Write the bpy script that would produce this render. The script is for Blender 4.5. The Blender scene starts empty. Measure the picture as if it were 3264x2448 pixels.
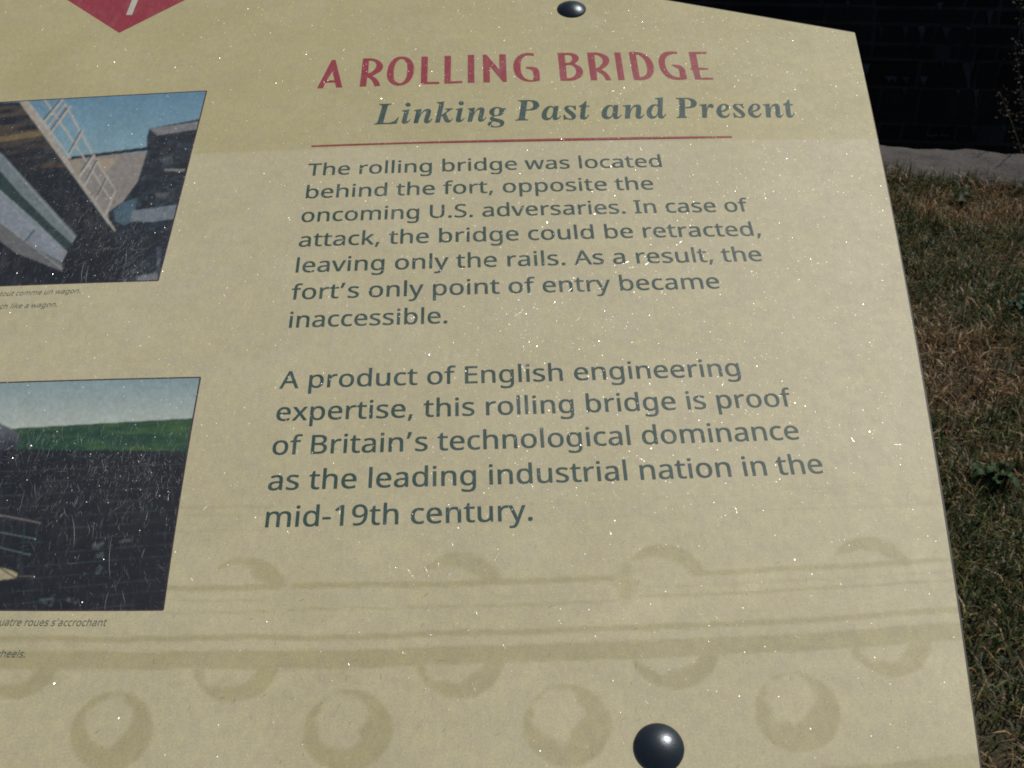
import bpy, bmesh, math, json
import numpy as np
from mathutils import Matrix, Vector
rng = np.random.default_rng(7)
SC = bpy.context.scene
COL = SC.collection

# ------------------------------------------------------------------ camera
PITCH = math.radians(33.5); CAM_H = 1.35
cam = bpy.data.cameras.new("camera"); cam.sensor_width = 36; cam.lens = 39.706
cam.clip_start = 0.02; cam.clip_end = 2000
cam.dof.use_dof = True; cam.dof.focus_distance = 0.43; cam.dof.aperture_fstop = 60
co = bpy.data.objects.new("camera", cam); COL.objects.link(co)
co.location = (0, 0, CAM_H); co.rotation_euler = (math.pi/2 - PITCH, 0, 0)
SC.camera = co
# ------------------------------------------------------------------ light
SUN_EL, SUN_AZ = math.radians(56.5), math.radians(49.5)     # azimuth from +Y towards +X
wd = bpy.data.worlds.new("World"); SC.world = wd; wd.use_nodes = True
nt = wd.node_tree; bg = nt.nodes["Background"]; sky = nt.nodes.new("ShaderNodeTexSky")
sky.sky_type = 'NISHITA'; sky.sun_disc = False; sky.sun_elevation = SUN_EL; sky.sun_rotation = SUN_AZ
nt.links.new(sky.outputs[0], bg.inputs[0]); bg.inputs[1].default_value = 0.05
sun = bpy.data.lights.new("sun", 'SUN'); sun.energy = 3.0; sun.angle = math.radians(0.53); sun.color = (1, .95, .86)
so = bpy.data.objects.new("sun", sun); COL.objects.link(so)
sdir = Vector((math.sin(SUN_AZ)*math.cos(SUN_EL), math.cos(SUN_AZ)*math.cos(SUN_EL), math.sin(SUN_EL)))
so.rotation_euler = sdir.to_track_quat('Z', 'Y').to_euler(); so.location = (3, 3, 6)
SC.view_settings.view_transform = 'Standard'; SC.view_settings.look = 'None'
SC.view_settings.exposure = 0; SC.view_settings.gamma = 1; SC.view_settings.use_curve_mapping = False
SC.render.engine = 'CYCLES'
SC.cycles.pixel_filter_type = 'BLACKMAN_HARRIS'; SC.cycles.filter_width = 1.8
SC.cycles.max_bounces = 6; SC.cycles.use_denoising = False; SC.cycles.sample_clamp_indirect = 4

# ------------------------------------------------------------------ helpers
def s2l(c):
    c = np.asarray(c, float)/255.
    return np.where(c <= .04045, c/12.92, ((c+.055)/1.055)**2.4)
def vnoise(x, y, seed=0):
    """smooth value noise on arrays"""
    xi = np.floor(x).astype(np.int64); yi = np.floor(y).astype(np.int64); fx = x-xi; fy = y-yi
    fx = fx*fx*(3-2*fx); fy = fy*fy*(3-2*fy)
    def h(a, b):
        n = (a*374761393 + b*668265263 + seed*974634777) & 0x7fffffff
        n = ((n ^ (n >> 13))*1274126177) & 0x7fffffff
        return ((n ^ (n >> 16)) & 0xffff)/65535.
    return (h(xi, yi)*(1-fx)+h(xi+1, yi)*fx)*(1-fy)+(h(xi, yi+1)*(1-fx)+h(xi+1, yi+1)*fx)*fy
def fbm(x, y, seed=0, o=4):
    v = 0; a = .5; t = 0
    for k in range(o):
        v = v+a*vnoise(x*2**k, y*2**k, seed+k*17); t += a; a *= .5
    return v/t
def mesh_np(name, V, F, cols=None, smooth=False):
    me = bpy.data.meshes.new(name); V = np.asarray(V, np.float32); F = np.asarray(F, np.int32)
    n = F.shape[1]
    me.vertices.add(len(V)); me.vertices.foreach_set('co', V.ravel())
    me.loops.add(F.size); me.loops.foreach_set('vertex_index', F.ravel())
    me.polygons.add(len(F)); me.polygons.foreach_set('loop_start', np.arange(0, F.size, n, dtype=np.int32))
    me.polygons.foreach_set('loop_total', np.full(len(F), n, np.int32))
    if smooth: me.polygons.foreach_set('use_smooth', np.ones(len(F), bool))
    me.update(calc_edges=True); me.validate()
    if cols is not None:
        a = me.color_attributes.new('tint', 'FLOAT_COLOR', 'POINT')
        a.data.foreach_set('color', np.concatenate([cols, np.ones((len(cols), 1))], 1).astype(np.float32).ravel())
    return me
def obj(name, me, mat=None, parent=None, mw=None, **props):
    o = bpy.data.objects.new(name, me); COL.objects.link(o)
    if mat is not None: me.materials.clear(); me.materials.append(mat)
    if parent is not None: o.parent = parent
    if mw is not None:
        pw = Matrix.Identity(4)
        chain = []
        p = parent
        while p is not None: chain.append(p); p = p.parent
        for p in reversed(chain): pw = pw @ p.matrix_basis
        o.matrix_basis = pw.inverted() @ mw
    for k, v in props.items(): o[k] = v
    return o
def empty(name, loc, label, cat, group=None):
    o = bpy.data.objects.new(name, None); COL.objects.link(o); o.location = loc
    o.empty_display_size = .1; o['label'] = label; o['category'] = cat
    if group: o['group'] = group
    return o
def grid_mesh(name, P, cols=None, smooth=True):
    r, c, _ = P.shape; idx = np.arange(r*c).reshape(r, c)
    F = np.stack([idx[:-1, :-1], idx[:-1, 1:], idx[1:, 1:], idx[1:, :-1]], -1).reshape(-1, 4)
    return mesh_np(name, P.reshape(-1, 3), F, None if cols is None else cols.reshape(-1, 3), smooth)
def box_bm(bm, size, M):
    g = bmesh.ops.create_cube(bm, size=1.0, matrix=M @ Matrix.Diagonal((size[0], size[1], size[2], 1)))
    return g['verts']

# node helpers
def new_mat(name):
    m = bpy.data.materials.new(name); m.use_nodes = True; t = m.node_tree
    return m, t, t.nodes, t.links, t.nodes["Principled BSDF"], t.nodes["Material Output"]
def N(t, typ, **kw):
    n = t.nodes.new(typ)
    for k, v in kw.items():
        if k.startswith('i_'):
            n.inputs[int(k[2:]) if k[2:].isdigit() else k[2:].replace('_', ' ')].default_value = v
        else: setattr(n, k, v)
    return n
def math_n(t, op, a, b=None, clamp=False):
    n = t.nodes.new('ShaderNodeMath'); n.operation = op; n.use_clamp = clamp
    for i, v in enumerate((a, b)):
        if v is None: continue
        if hasattr(v, 'links'): t.links.new(v, n.inputs[i])
        else: n.inputs[i].default_value = v
    return n.outputs[0]
def maprange(t, v, a, b, c, d):
    n = t.nodes.new('ShaderNodeMapRange'); t.links.new(v, n.inputs[0])
    for i, x in enumerate((a, b, c, d)): n.inputs[i+1].default_value = x
    return n.outputs[0]
def scaled(t, vec, s):
    n = t.nodes.new('ShaderNodeMapping'); n.inputs['Scale'].default_value = s; t.links.new(vec, n.inputs[0]); return n.outputs[0]
def noise(t, vec, scale, detail=2, rough=.5):
    n = t.nodes.new('ShaderNodeTexNoise'); n.inputs['Scale'].default_value = scale
    n.inputs['Detail'].default_value = detail; n.inputs['Roughness'].default_value = rough
    t.links.new(vec, n.inputs['Vector']); return n
def mixc(t, fac, a, b, mode='MIX'):
    n = t.nodes.new('ShaderNodeMix'); n.data_type = 'RGBA'; n.blend_type = mode
    for s, v in ((n.inputs[0], fac), (n.inputs[6], a), (n.inputs[7], b)):
        if hasattr(v, 'links'): t.links.new(v, s)
        elif isinstance(v, (int, float)): s.default_value = v
        else: s.default_value = (*v, 1)
    return n.outputs[2]

# --------- worn clear laminate over a print: the coat is dull, full of dust-fine pits and scratches
def print_mat(name, color=None, attr=False, mottle=1.0, rough=.56, flakes=1.0, scuff=1.0):
    m, t, ns, L, P, out = new_mat(name)
    tc = N(t, 'ShaderNodeTexCoord').outputs['Object']
    if attr: col = N(t, 'ShaderNodeAttribute', attribute_name='tint').outputs['Color']
    else:
        r = N(t, 'ShaderNodeRGB'); r.outputs[0].default_value = (*color, 1); col = r.outputs[0]
    # weathering of the print: cool greyish and warm yellowish clouds, fibres, grain
    n1 = noise(t, tc, 170, 7, .72); n2 = noise(t, scaled(t, tc, (1, .5, 1)), 520, 4, .7); n3 = noise(t, tc, 1500, 3, .75)
    n4 = noise(t, tc, 30, 3, .55)
    f1 = maprange(t, n1.outputs[0], .38, .64, 0, 1)
    cl = mixc(t, f1, (.955, .945, .985), (1.04, 1.04, .98))
    f2 = maprange(t, n2.outputs[0], .3, .7, .93, 1.07)
    f3 = maprange(t, n3.outputs[0], .25, .75, 1-.17*mottle, 1+.17*mottle)
    f4 = maprange(t, n4.outputs[0], .3, .7, .955, 1.045)
    w = mixc(t, mottle, (1, 1, 1), cl)
    c = mixc(t, 1.0, col, w, 'MULTIPLY')
    g = math_n(t, 'MULTIPLY', f2, f3); g = math_n(t, 'MULTIPLY', g, f4)
    cc = N(t, 'ShaderNodeCombineColor'); [L.new(g, cc.inputs[i]) for i in range(3)]
    c = mixc(t, 1.0, c, cc.outputs[0], 'MULTIPLY')
    # scuffed patches of the coat, whitened by fine abrasion, most of them above the middle
    mp = N(t, 'ShaderNodeMapping'); mp.inputs['Rotation'].default_value = (0, 0, .35); mp.inputs['Scale'].default_value = (1, .28, 1); L.new(tc, mp.inputs[0])
    sA = noise(t, mp.outputs[0], 240, 6, .8); sB = noise(t, tc, 24, 4, .6)
    sy = N(t, 'ShaderNodeSeparateXYZ'); L.new(tc, sy.inputs[0])
    sc = math_n(t, 'MULTIPLY', maprange(t, sA.outputs[0], .44, .68, .02, 1), maprange(t, sB.outputs[0], .42, .62, .12, 1))
    sc = math_n(t, 'MULTIPLY', sc, maprange(t, sy.outputs[1], -.11, .02, .035*scuff, .17*scuff))
    c = mixc(t, sc, c, (.66, .65, .60))
    L.new(c, P.inputs['Base Color'])
    L.new(maprange(t, n1.outputs[0], .3, .7, rough+.03, rough-.03), P.inputs['Roughness'])
    P.inputs['Specular IOR Level'].default_value = .42
    bmp = N(t, 'ShaderNodeBump'); bmp.inputs['Strength'].default_value = .12; bmp.inputs['Distance'].default_value = .0002
    L.new(n3.outputs[0], bmp.inputs['Height']); L.new(bmp.outputs[0], P.inputs['Normal'])
    # tiny facets
    geo = N(t, 'ShaderNodeNewGeometry')
    last = P.outputs[0]
    for sc, an, thr, wgt, rad, til, gr in ((2300, (1, .8, 1), .0, .045, .34, .86, .27), (1500, (1.9, .65, 1), .0, .055, .22, .84, .18), (720, (2.2, .6, 1), .36, .09, .13, .84, .16)):
        v = N(t, 'ShaderNodeTexVoronoi'); v.inputs['Scale'].default_value = sc
        L.new(scaled(t, tc, an), v.inputs['Vector'])
        sub = N(t, 'ShaderNodeVectorMath', operation='SUBTRACT'); L.new(v.outputs['Color'], sub.inputs[0]); sub.inputs[1].default_value = (.5, .5, .5)
        mul = N(t, 'ShaderNodeVectorMath', operation='SCALE'); L.new(sub.outputs[0], mul.inputs[0]); mul.inputs['Scale'].default_value = til
        add = N(t, 'ShaderNodeVectorMath', operation='ADD'); L.new(mul.outputs[0], add.inputs[0]); L.new(geo.outputs['Normal'], add.inputs[1])
        nor = N(t, 'ShaderNodeVectorMath', operation='NORMALIZE'); L.new(add.outputs[0], nor.inputs[0])
        wn = N(t, 'ShaderNodeTexWhiteNoise'); L.new(v.outputs['Color'], wn.inputs['Vector'])
        cluster = noise(t, scaled(t, tc, (1, .45, 1)), 55, 6, .75)
        th = maprange(t, cluster.outputs[0], .38, .60, min(.96, thr+.70), thr)
        # coat wear shaped to place the glints: facets thin out towards the lower rim
        sxyz = N(t, 'ShaderNodeSeparateXYZ'); L.new(tc, sxyz.inputs[0])
        wear = maprange(t, math_n(t, 'ADD', sxyz.outputs[1], math_n(t, 'MULTIPLY', math_n(t, 'SUBTRACT', cluster.outputs[0], .5), .12)), -.07, .05, .95, .0)
        th = math_n(t, 'MAXIMUM', th, wear)
        on = math_n(t, 'GREATER_THAN', wn.outputs['Value'], th)
        near = math_n(t, 'LESS_THAN', v.outputs['Distance'], rad)
        k = math_n(t, 'MULTIPLY', math_n(t, 'MULTIPLY', on, near), wgt*flakes)
        k = math_n(t, 'MULTIPLY', k, math_n(t, 'POWER', wn.outputs['Value'], 3.0))
        gc = N(t, 'ShaderNodeCombineColor'); [L.new(k, gc.inputs[i]) for i in range(3)]
        gl = N(t, 'ShaderNodeBsdfGlossy'); gl.inputs['Roughness'].default_value = gr
        L.new(gc.outputs[0], gl.inputs['Color']); L.new(nor.outputs[0], gl.inputs['Normal'])
        ad = N(t, 'ShaderNodeAddShader'); L.new(last, ad.inputs[0]); L.new(gl.outputs[0], ad.inputs[1]); last = ad.outputs[0]
    L.new(last, out.inputs['Surface'])
    return m

# ------------------------------------------------------------------ sign geometry frame
R = np.array([[0.9993795980218565, 0.03520455524568514, 0.0010287602372823779], [-0.02791323181134962, 0.7739064904085883, 0.6326844360289792], [0.021477209956560227, -0.6323206333763077, 0.774409030202429]])
H = np.array([[0.15948169628468595, -0.007254729424178371, -251.39433952141317], [0.005752180157723476, 0.20594575119881242, -261.46515748475116], [5.113661718535357e-07, 0.00031448864985111956, 1.0]])
HI = H
PY = {"T": [[0, 0], [0, 1], [0, 2], [0, 3], [0, 4], [0, 5], [1, 0], [1, 1], [1, 2], [1, 3], [1, 4], [2, 0], [2, 1], [2, 2], [2, 3], [3, 0], [3, 1], [3, 2], [4, 0], [4, 1], [5, 0]], "C": [[0.0209, -0.0322], [0.0352, 225.1112], [-0.1351, 0.3576], [-0.0948, -7.3648], [0.1199, -3.1555], [0.0755, -0.7926], [225.036, 0.0218], [0.4552, -0.1394], [-7.2111, -0.473], [-3.4058, 0.2395], [-0.9688, 0.2401], [-0.1004, 0.1314], [-0.576, -11.827], [0.3021, -4.874], [0.3856, -1.4313], [-11.7051, -0.035], [-4.7693, 0.2338], [-1.5698, 0.2158], [0.202, -0.0818], [0.2575, -0.0506], [-0.0397, 0.0044]], "I": [[-0.00744, 0.01143], [-0.00987, 13.31532], [0.0318, -0.0831], [0.01735, 0.36035], [-0.02062, 0.21368], [-0.01028, 0.07281], [13.3338, -0.0092], [-0.13197, 0.04383], [0.31754, 0.06223], [0.28265, -0.05151], [0.11418, -0.03961], [0.04195, -0.0572], [0.10853, 0.54107], [-0.07835, 0.3917], [-0.07928, 0.21499], [0.51005, 0.01845], [0.3904, -0.04687], [0.26104, -0.06054], [-0.03871, 0.04352], [-0.0829, 0.11881], [0.11699, -0.00219]]}
TT = PY['T']; CF = np.array(PY['C']); CI = np.array(PY['I'])
cp, sp = math.cos(PITCH), math.sin(PITCH)
W3 = np.array([[1, 0, 0], [0, -sp, cp], [0, -cp, -sp]])      # columns: right, down, forward
ax = W3 @ R
org = np.array([0, 0, CAM_H]) + W3[:, 2]*.41458
SIGN = Matrix([[ax[0, 0], -ax[0, 1], -ax[0, 2], org[0]], [ax[1, 0], -ax[1, 1], -ax[1, 2], org[1]], [ax[2, 0], -ax[2, 1], -ax[2, 2], org[2]], [0, 0, 0, 1]])
def printed(X, Y):
    """artwork units (line spacing = 1) -> millimetres on the panel"""
    u = np.asarray(X, float)/15; v = np.asarray(Y, float)/15
    A = np.stack([u**i*v**j for i, j in TT], -1)
    return A @ CF
def artwork(mx, my):
    u = mx/200; v = my/200
    return np.stack([u**i*v**j for i, j in TT], -1) @ CI
HINV = None
def at(px, py):
    """survey point of the panel (photogrammetry, in picture units) -> millimetres on the panel"""
    px = np.asarray(px, float); py = np.asarray(py, float)
    M = HF
    w = M[2, 0]*px+M[2, 1]*py+M[2, 2]
    return np.stack([(M[0, 0]*px+M[0, 1]*py+M[0, 2])/w, (M[1, 0]*px+M[1, 1]*py+M[1, 2])/w], -1)
HF = H
def loc3(mm, z):
    mm = np.asarray(mm); return np.concatenate([mm[..., :1]/1000, -mm[..., 1:2]/1000, np.full(mm.shape[:-1]+(1,), z)], -1)

# world helpers: where a line of sight meets the ground or the fort wall
def ray(px, py):
    d = W3 @ np.array([(px-1632)/3600, (py-1224)/3600, 1.]); return d
def ground(px, py, z=0.):
    d = ray(px, py); s = (z-CAM_H)/d[2]; return Vector((d[0]*s, d[1]*s, z))

# ================================================================== THE PLACE
# ---------- ledge line
Lb0, Lb1 = ground(2810, 453, .05), ground(3264, 486, .05)
Lf0, Lf1 = ground(2825, 556, .03), ground(3264, 572, .03)
ld = (Lf1-Lf0); ld.z = 0; ld.normalize(); ln = Vector((-ld.y, ld.x, 0))     # along the ledge, away from camera
fd = (Lf1-Lf0); fd.z = 0
Lf0.z = .03; width = (Lb0-Lf0).dot(ln); width2 = (Lb1-Lf1).dot(ln)
LW = (width+width2)/2
S0, S1 = (Lb0-Lf0).dot(ld), (Lb1-Lf0).dot(ld)
def LWs(s): return np.clip(width+(width2-width)*(s-S0)/(S1-S0), .11, .24)
width2 = (Lb1-Lf0).dot(ln)
def ledge_pt(s, w, z): return Lf0 + ld*s + ln*w + Vector((0, 0, z-Lf0.z))

# ---------- materials of the ground
mg, t, ns, L, P, out = new_mat("dry_lawn_soil")
tc = N(t, 'ShaderNodeTexCoord').outputs['Object']
a = noise(t, tc, 9, 6, .65); b = noise(t, tc, 160, 4, .7)
c = mixc(t, maprange(t, a.outputs[0], .35, .65, 0, 1), (.040, .027, .015), (.032, .034, .014))
c = mixc(t, maprange(t, b.outputs[0], .3, .7, 0, 1), c, (.11, .085, .05))
L.new(c, P.inputs['Base Color']); P.inputs['Roughness'].default_value = .95
bm_ = N(t, 'ShaderNodeBump', i_Strength=.8, i_Distance=.02); L.new(b.outputs[0], bm_.inputs['Height']); L.new(bm_.outputs[0], P.inputs['Normal'])

def sheet(name, pts, mat, **props):
    me = bpy.data.meshes.new(name); me.from_pydata([tuple(p) for p in pts], [], [tuple(range(len(pts)))]); me.update()
    return obj(name, me, mat, **props)
B = 140
gl0, gl1 = ledge_pt(-B, 0.02, 0), ledge_pt(B, 0.02, 0)
# gently uneven lawn: fine near the sign, plain beyond
gx = np.concatenate([[-400, -60], np.linspace(-6, 8, 85), [60, 400]]); gw = np.concatenate([[-600, -80], np.linspace(-7, 0, 60)])
GP = np.zeros((len(gw), len(gx), 3))
def lawn_z(x, y): return .022*(fbm(x*1.3+5, y*1.3+9, 3, 3)-.5)*2
for i, w_ in enumerate(gw):
    for j, s_ in enumerate(gx):
        p = ledge_pt(s_, w_, 0); GP[i, j] = (p.x, p.y, 0)
GP[..., 2] = np.where(np.abs(GP[..., 0]) < 20, lawn_z(GP[..., 0], GP[..., 1]), 0)
obj('ground', grid_mesh('ground', GP), mg, kind='structure')
# ditch: near face, floor, far ground behind the wall
def lp(s, w_, z): p = ledge_pt(s, w_, 0); return (p.x, p.y, z)
DZ = -5.2
mw_, t, ns, L, P, out = new_mat("ditch_masonry")
tc = N(t, 'ShaderNodeTexCoord').outputs['Object']
br = N(t, 'ShaderNodeTexNoise', i_Scale=3.0); L.new(tc, br.inputs['Vector'])
L.new(mixc(t, br.outputs[0], (.05, .05, .048), (.11, .105, .095)), P.inputs['Base Color']); P.inputs['Roughness'].default_value = .9
me = bpy.data.meshes.new('ditch_side_wall'); me.from_pydata([lp(-60, LW-.04, -.12), lp(60, LW-.04, -.12), lp(60, LW-.04, DZ), lp(-60, LW-.04, DZ)], [], [(0, 1, 2, 3)])
o = obj('ditch_side_wall', me, mw_, kind='structure')
me = bpy.data.meshes.new('ditch_floor'); me.from_pydata([lp(-60, LW-.1, DZ), lp(60, LW-.1, DZ), lp(60, LW+16, DZ), lp(-60, LW+16, DZ)], [], [(0, 1, 2, 3)])
obj('ditch_floor', me, mg, kind='structure')

# ---------- fort wall
YAW = math.radians(4.6)
wu = Vector((math.cos(YAW), -math.sin(YAW), 0)); wn = Vector((-math.sin(YAW), -math.cos(YAW), 0)); wo = Vector((0, 10.0, 0))
def wall_uv(px, py):
    d = Vector(ray(px, py)); o_ = Vector((0, 0, CAM_H)); s = (wo-o_).dot(wn)/d.dot(wn); p = o_+d*s
    return (p-wo).dot(wu), p.z
def stone_mat(name, c1, c2, c3):
    m, t, ns, L, P, out = new_mat(name)
    tc = N(t, 'ShaderNodeTexCoord').outputs['Object']; oi = N(t, 'ShaderNodeObjectInfo')
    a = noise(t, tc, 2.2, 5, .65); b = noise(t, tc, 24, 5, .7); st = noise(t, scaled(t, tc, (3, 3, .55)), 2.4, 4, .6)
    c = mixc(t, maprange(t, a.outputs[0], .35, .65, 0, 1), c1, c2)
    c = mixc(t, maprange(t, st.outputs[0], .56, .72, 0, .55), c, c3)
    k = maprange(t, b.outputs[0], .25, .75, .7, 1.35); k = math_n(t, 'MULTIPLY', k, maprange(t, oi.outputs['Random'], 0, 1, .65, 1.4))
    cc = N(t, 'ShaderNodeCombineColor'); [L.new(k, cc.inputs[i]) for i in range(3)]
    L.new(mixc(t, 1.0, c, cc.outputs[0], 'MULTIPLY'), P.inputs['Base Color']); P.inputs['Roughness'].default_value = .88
    P.inputs['Specular IOR Level'].default_value = .25
    bb = N(t, 'ShaderNodeBump', i_Strength=.7, i_Distance=.02); L.new(b.outputs[0], bb.inputs['Height']); L.new(bb.outputs[0], P.inputs['Normal'])
    return m
m_stone = stone_mat("dark_ashlar", (.009, .0083, .0075), (.014, .0128, .0115), (.020, .022, .023))  # very dark stone tones with random paler streaks
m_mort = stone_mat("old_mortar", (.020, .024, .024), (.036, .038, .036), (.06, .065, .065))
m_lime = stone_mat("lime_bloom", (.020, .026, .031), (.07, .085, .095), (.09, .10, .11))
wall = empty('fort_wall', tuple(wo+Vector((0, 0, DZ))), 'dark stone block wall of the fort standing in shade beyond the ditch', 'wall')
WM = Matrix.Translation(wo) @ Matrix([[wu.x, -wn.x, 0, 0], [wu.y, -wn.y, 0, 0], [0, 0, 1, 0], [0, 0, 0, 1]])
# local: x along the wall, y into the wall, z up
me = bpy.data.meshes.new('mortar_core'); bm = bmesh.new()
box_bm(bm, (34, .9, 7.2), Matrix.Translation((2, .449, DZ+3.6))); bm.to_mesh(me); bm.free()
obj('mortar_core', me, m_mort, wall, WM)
stones = []
z = DZ; row = 0
rw = np.random.default_rng(11)
u_ref, z_ref = wall_uv(2950, 240)
# course heights read from the photograph between the coping and the top of the frame
marks = [1250, 1095, 775, 530, 390, 215, 66, -70]
zs_known = [wall_uv(2950, m_/2.7657)[1] for m_ in marks]
levels = []
zz = zs_known[0]
while zz > DZ: levels.append(zz); zz -= rw.uniform(.26, .36)
levels = levels[::-1]; levels[0] = DZ; levels += zs_known[1:]
while levels[-1] < 1.95: levels.append(levels[-1]+rw.uniform(.24, .36))
def joint_u(x, y): return wall_uv(2564+x/2.7657, y/2.7657)[0]
known = {}  # joints of the visible courses
vis = {1250: [650, 860, 1090, 1340, 1540, 1625, 1760], 1095: [640, 985, 1510, 1770], 775: [1000, 1510, 1700], 530: [600, 1160, 1280, 1510, 1700],
       390: [610, 1150, 1500, 1900], 215: [620, 1500, 1720], 66: [160, 380, 620, 1430, 1740]}
vlist = [1250, 1095, 775, 530, 390, 215, 66]
i0 = len([l for l in levels if l < zs_known[0]-1e-6])
for i in range(len(levels)-1):
    z0, z1 = levels[i], levels[i+1]; hh = z1-z0
    js = []
    k = i-i0
    if 0 <= k < len(vlist):
        kk = vlist[k]; js = [joint_u(x, kk-80) for x in vis[kk]]
        u = js[0]; left = []
        while u > -4.2: u -= rw.uniform(.4, .95); left.append(u)
        js = left[::-1]+js; u = js[-1]
    else:
        js = [-4.2-rw.uniform(0, .6)]; u = js[-1]
    while u < 10: u += rw.uniform(.38, 1.0)*(.8 if hh < .3 else 1); js.append(u)
    for a_, b_ in zip(js[:-1], js[1:]):
        if b_-a_ > .14: stones.append((a_, b_, z0, z1))
# some low stones are split in two courses
extra = []
for s_ in stones:
    if s_[3]-s_[2] > .33 and rw.random() < .22:
        m_ = s_[2]+(s_[3]-s_[2])*rw.uniform(.4, .6); extra += [(s_[0], s_[1], s_[2], m_), (s_[0], s_[1], m_, s_[3])]
    else: extra.append(s_)
stones = extra
stones.sort(key=lambda s: abs((s[0]+s[1])/2-u_ref)+abs((s[2]+s[3])/2-z_ref))
def stone_bm(bm, s, rr):
    a_, b_, c_, d_ = s; g = .011; j = lambda k=.006: rr.uniform(-k, k)
    pr = rr.uniform(.010, .020); e = .008
    F = [(a_+g+j(), c_+g+j()), (b_-g+j(), c_+g+j()), (b_-g+j(), d_-g+j()), (a_+g+j(), d_-g+j())]
    ctr = ((a_+b_)/2, (c_+d_)/2)
    ins = [(x+(e if x < ctr[0] else -e), z_+(e if z_ < ctr[1] else -e)) for x, z_ in F]
    v = [bm.verts.new((x, .05, z_)) for x, z_ in F]+[bm.verts.new((x, .012, z_)) for x, z_ in F]+[bm.verts.new((x, -pr+j(.004), z_)) for x, z_ in ins]
    for lo in (0, 4):
        for q in range(4): bm.faces.new((v[lo+q], v[lo+(q+1) % 4], v[lo+4+(q+1) % 4], v[lo+4+q]))
    bm.faces.new((v[8], v[9], v[10], v[11]))
rest = bmesh.new()
for q, s_ in enumerate(stones):
    if q < 299:
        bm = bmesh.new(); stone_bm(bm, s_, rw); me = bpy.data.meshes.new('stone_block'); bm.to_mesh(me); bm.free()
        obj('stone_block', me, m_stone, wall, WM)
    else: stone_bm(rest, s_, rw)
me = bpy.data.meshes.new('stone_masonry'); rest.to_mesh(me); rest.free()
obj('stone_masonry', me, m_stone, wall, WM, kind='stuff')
# lime running down from the joints
lime = [(670, 230, 28, 110), (885, 225, 24, 140), (1030, 225, 34, 150), (1250, 235, 44, 100), (1440, 235, 26, 40), (1630, 85, 34, 150), (540, 560, 40, 90), (740, 668, 34, 50),
        (785, 670, 26, 60), (890, 672, 34, 70), (1045, 668, 36, 75), (880, 765, 26, 60), (1440, 545, 60, 215), (1510, 780, 26, 190), (1495, 1105, 36, 120), (1350, 785, 18, 60), (1750, 1105, 20, 50),
        (1000, 400, 22, 40), (1190, 20, 30, 60), (380, 10, 12, 60), (1215, 535, 16, 60), (1120, 1180, 60, 25), (1230, 1180, 50, 30)]
for (x, y, w_, h_) in lime:
    m_ = 9; xs_ = np.linspace(x-w_*.9, x+w_*.9, m_)
    prof_ = np.clip(1-np.abs(np.linspace(-1, 1, m_))**2.2+rw.normal(0, .16, m_), .12, 1.05)*h_
    if rw.random() < .5: prof_[rw.integers(2, m_-2)] *= .45
    top_ = [wall_uv(2564+a/2.7657, (y-3+rw.uniform(-3, 3))/2.7657) for a in xs_]
    mid_ = [wall_uv(2564+a/2.7657, (y+b*.62)/2.7657) for a, b in zip(xs_, prof_)]
    low_ = [wall_uv(2564+(x+(a-x)*.8)/2.7657, (y+b)/2.7657) for a, b in zip(xs_, prof_)]
    bm = bmesh.new(); rows_ = []
    for pts, dep in ((top_, -.0225), (mid_, -.0255), (low_, -.0215)): rows_.append([bm.verts.new((p[0], dep, p[1])) for p in pts])
    for a, b in zip(rows_[:-1], rows_[1:]):
        for k in range(m_-1): bm.faces.new((b[k], b[k+1], a[k+1], a[k]))
    me = bpy.data.meshes.new('lime_stain'); bm.to_mesh(me); bm.free(); obj('lime_stain', me, m_lime, wall, WM)
# ground on top of the rampart, to the horizon
me = bpy.data.meshes.new('rampart_ground'); 
q = [wo+wu*(-250)-wn*.9, wo+wu*250-wn*.9, wo+wu*600-wn*900, wo-wu*600-wn*900]
me.from_pydata([(p.x, p.y, DZ+7.0) for p in q], [], [(0, 1, 2, 3)]); obj('rampart_ground', me, mg, kind='structure')

# ---------- coping stones
mc, t, ns, L, P, out = new_mat("weathered_coping_stone")
tc = N(t, 'ShaderNodeTexCoord').outputs['Object']
a = noise(t, tc, 3.2, 6, .6); b = noise(t, tc, 60, 5, .75); d_ = noise(t, tc, 220, 3, .7)
c = mixc(t, maprange(t, a.outputs[0], .38, .62, 0, 1), (.036, .032, .030), (.070, .063, .058))
c = mixc(t, maprange(t, b.outputs[0], .35, .7, 0, 1), c, (.095, .086, .080))
c = mixc(t, maprange(t, d_.outputs[0], .58, .72, 0, .85), c, (.026, .023, .02))
c = mixc(t, maprange(t, noise(t, tc, 130, 4, .8).outputs[0], .60, .74, 0, .7), c, (.21, .20, .185))
L.new(c, P.inputs['Base Color']); P.inputs['Roughness'].default_value = .9
bb = N(t, 'ShaderNodeBump', i_Strength=.6, i_Distance=.008); L.new(b.outputs[0], bb.inputs['Height']); L.new(bb.outputs[0], P.inputs['Normal'])
coping = empty('ditch_coping', tuple(ledge_pt(0, LW/2, -.3)), 'long low ledge of weathered grey stone along the edge of the lawn', 'stone ledge')
s_edges = [-4.6, -3.3, -2.05, -.75, .78, 2.1, 3.4, 4.8]
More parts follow.
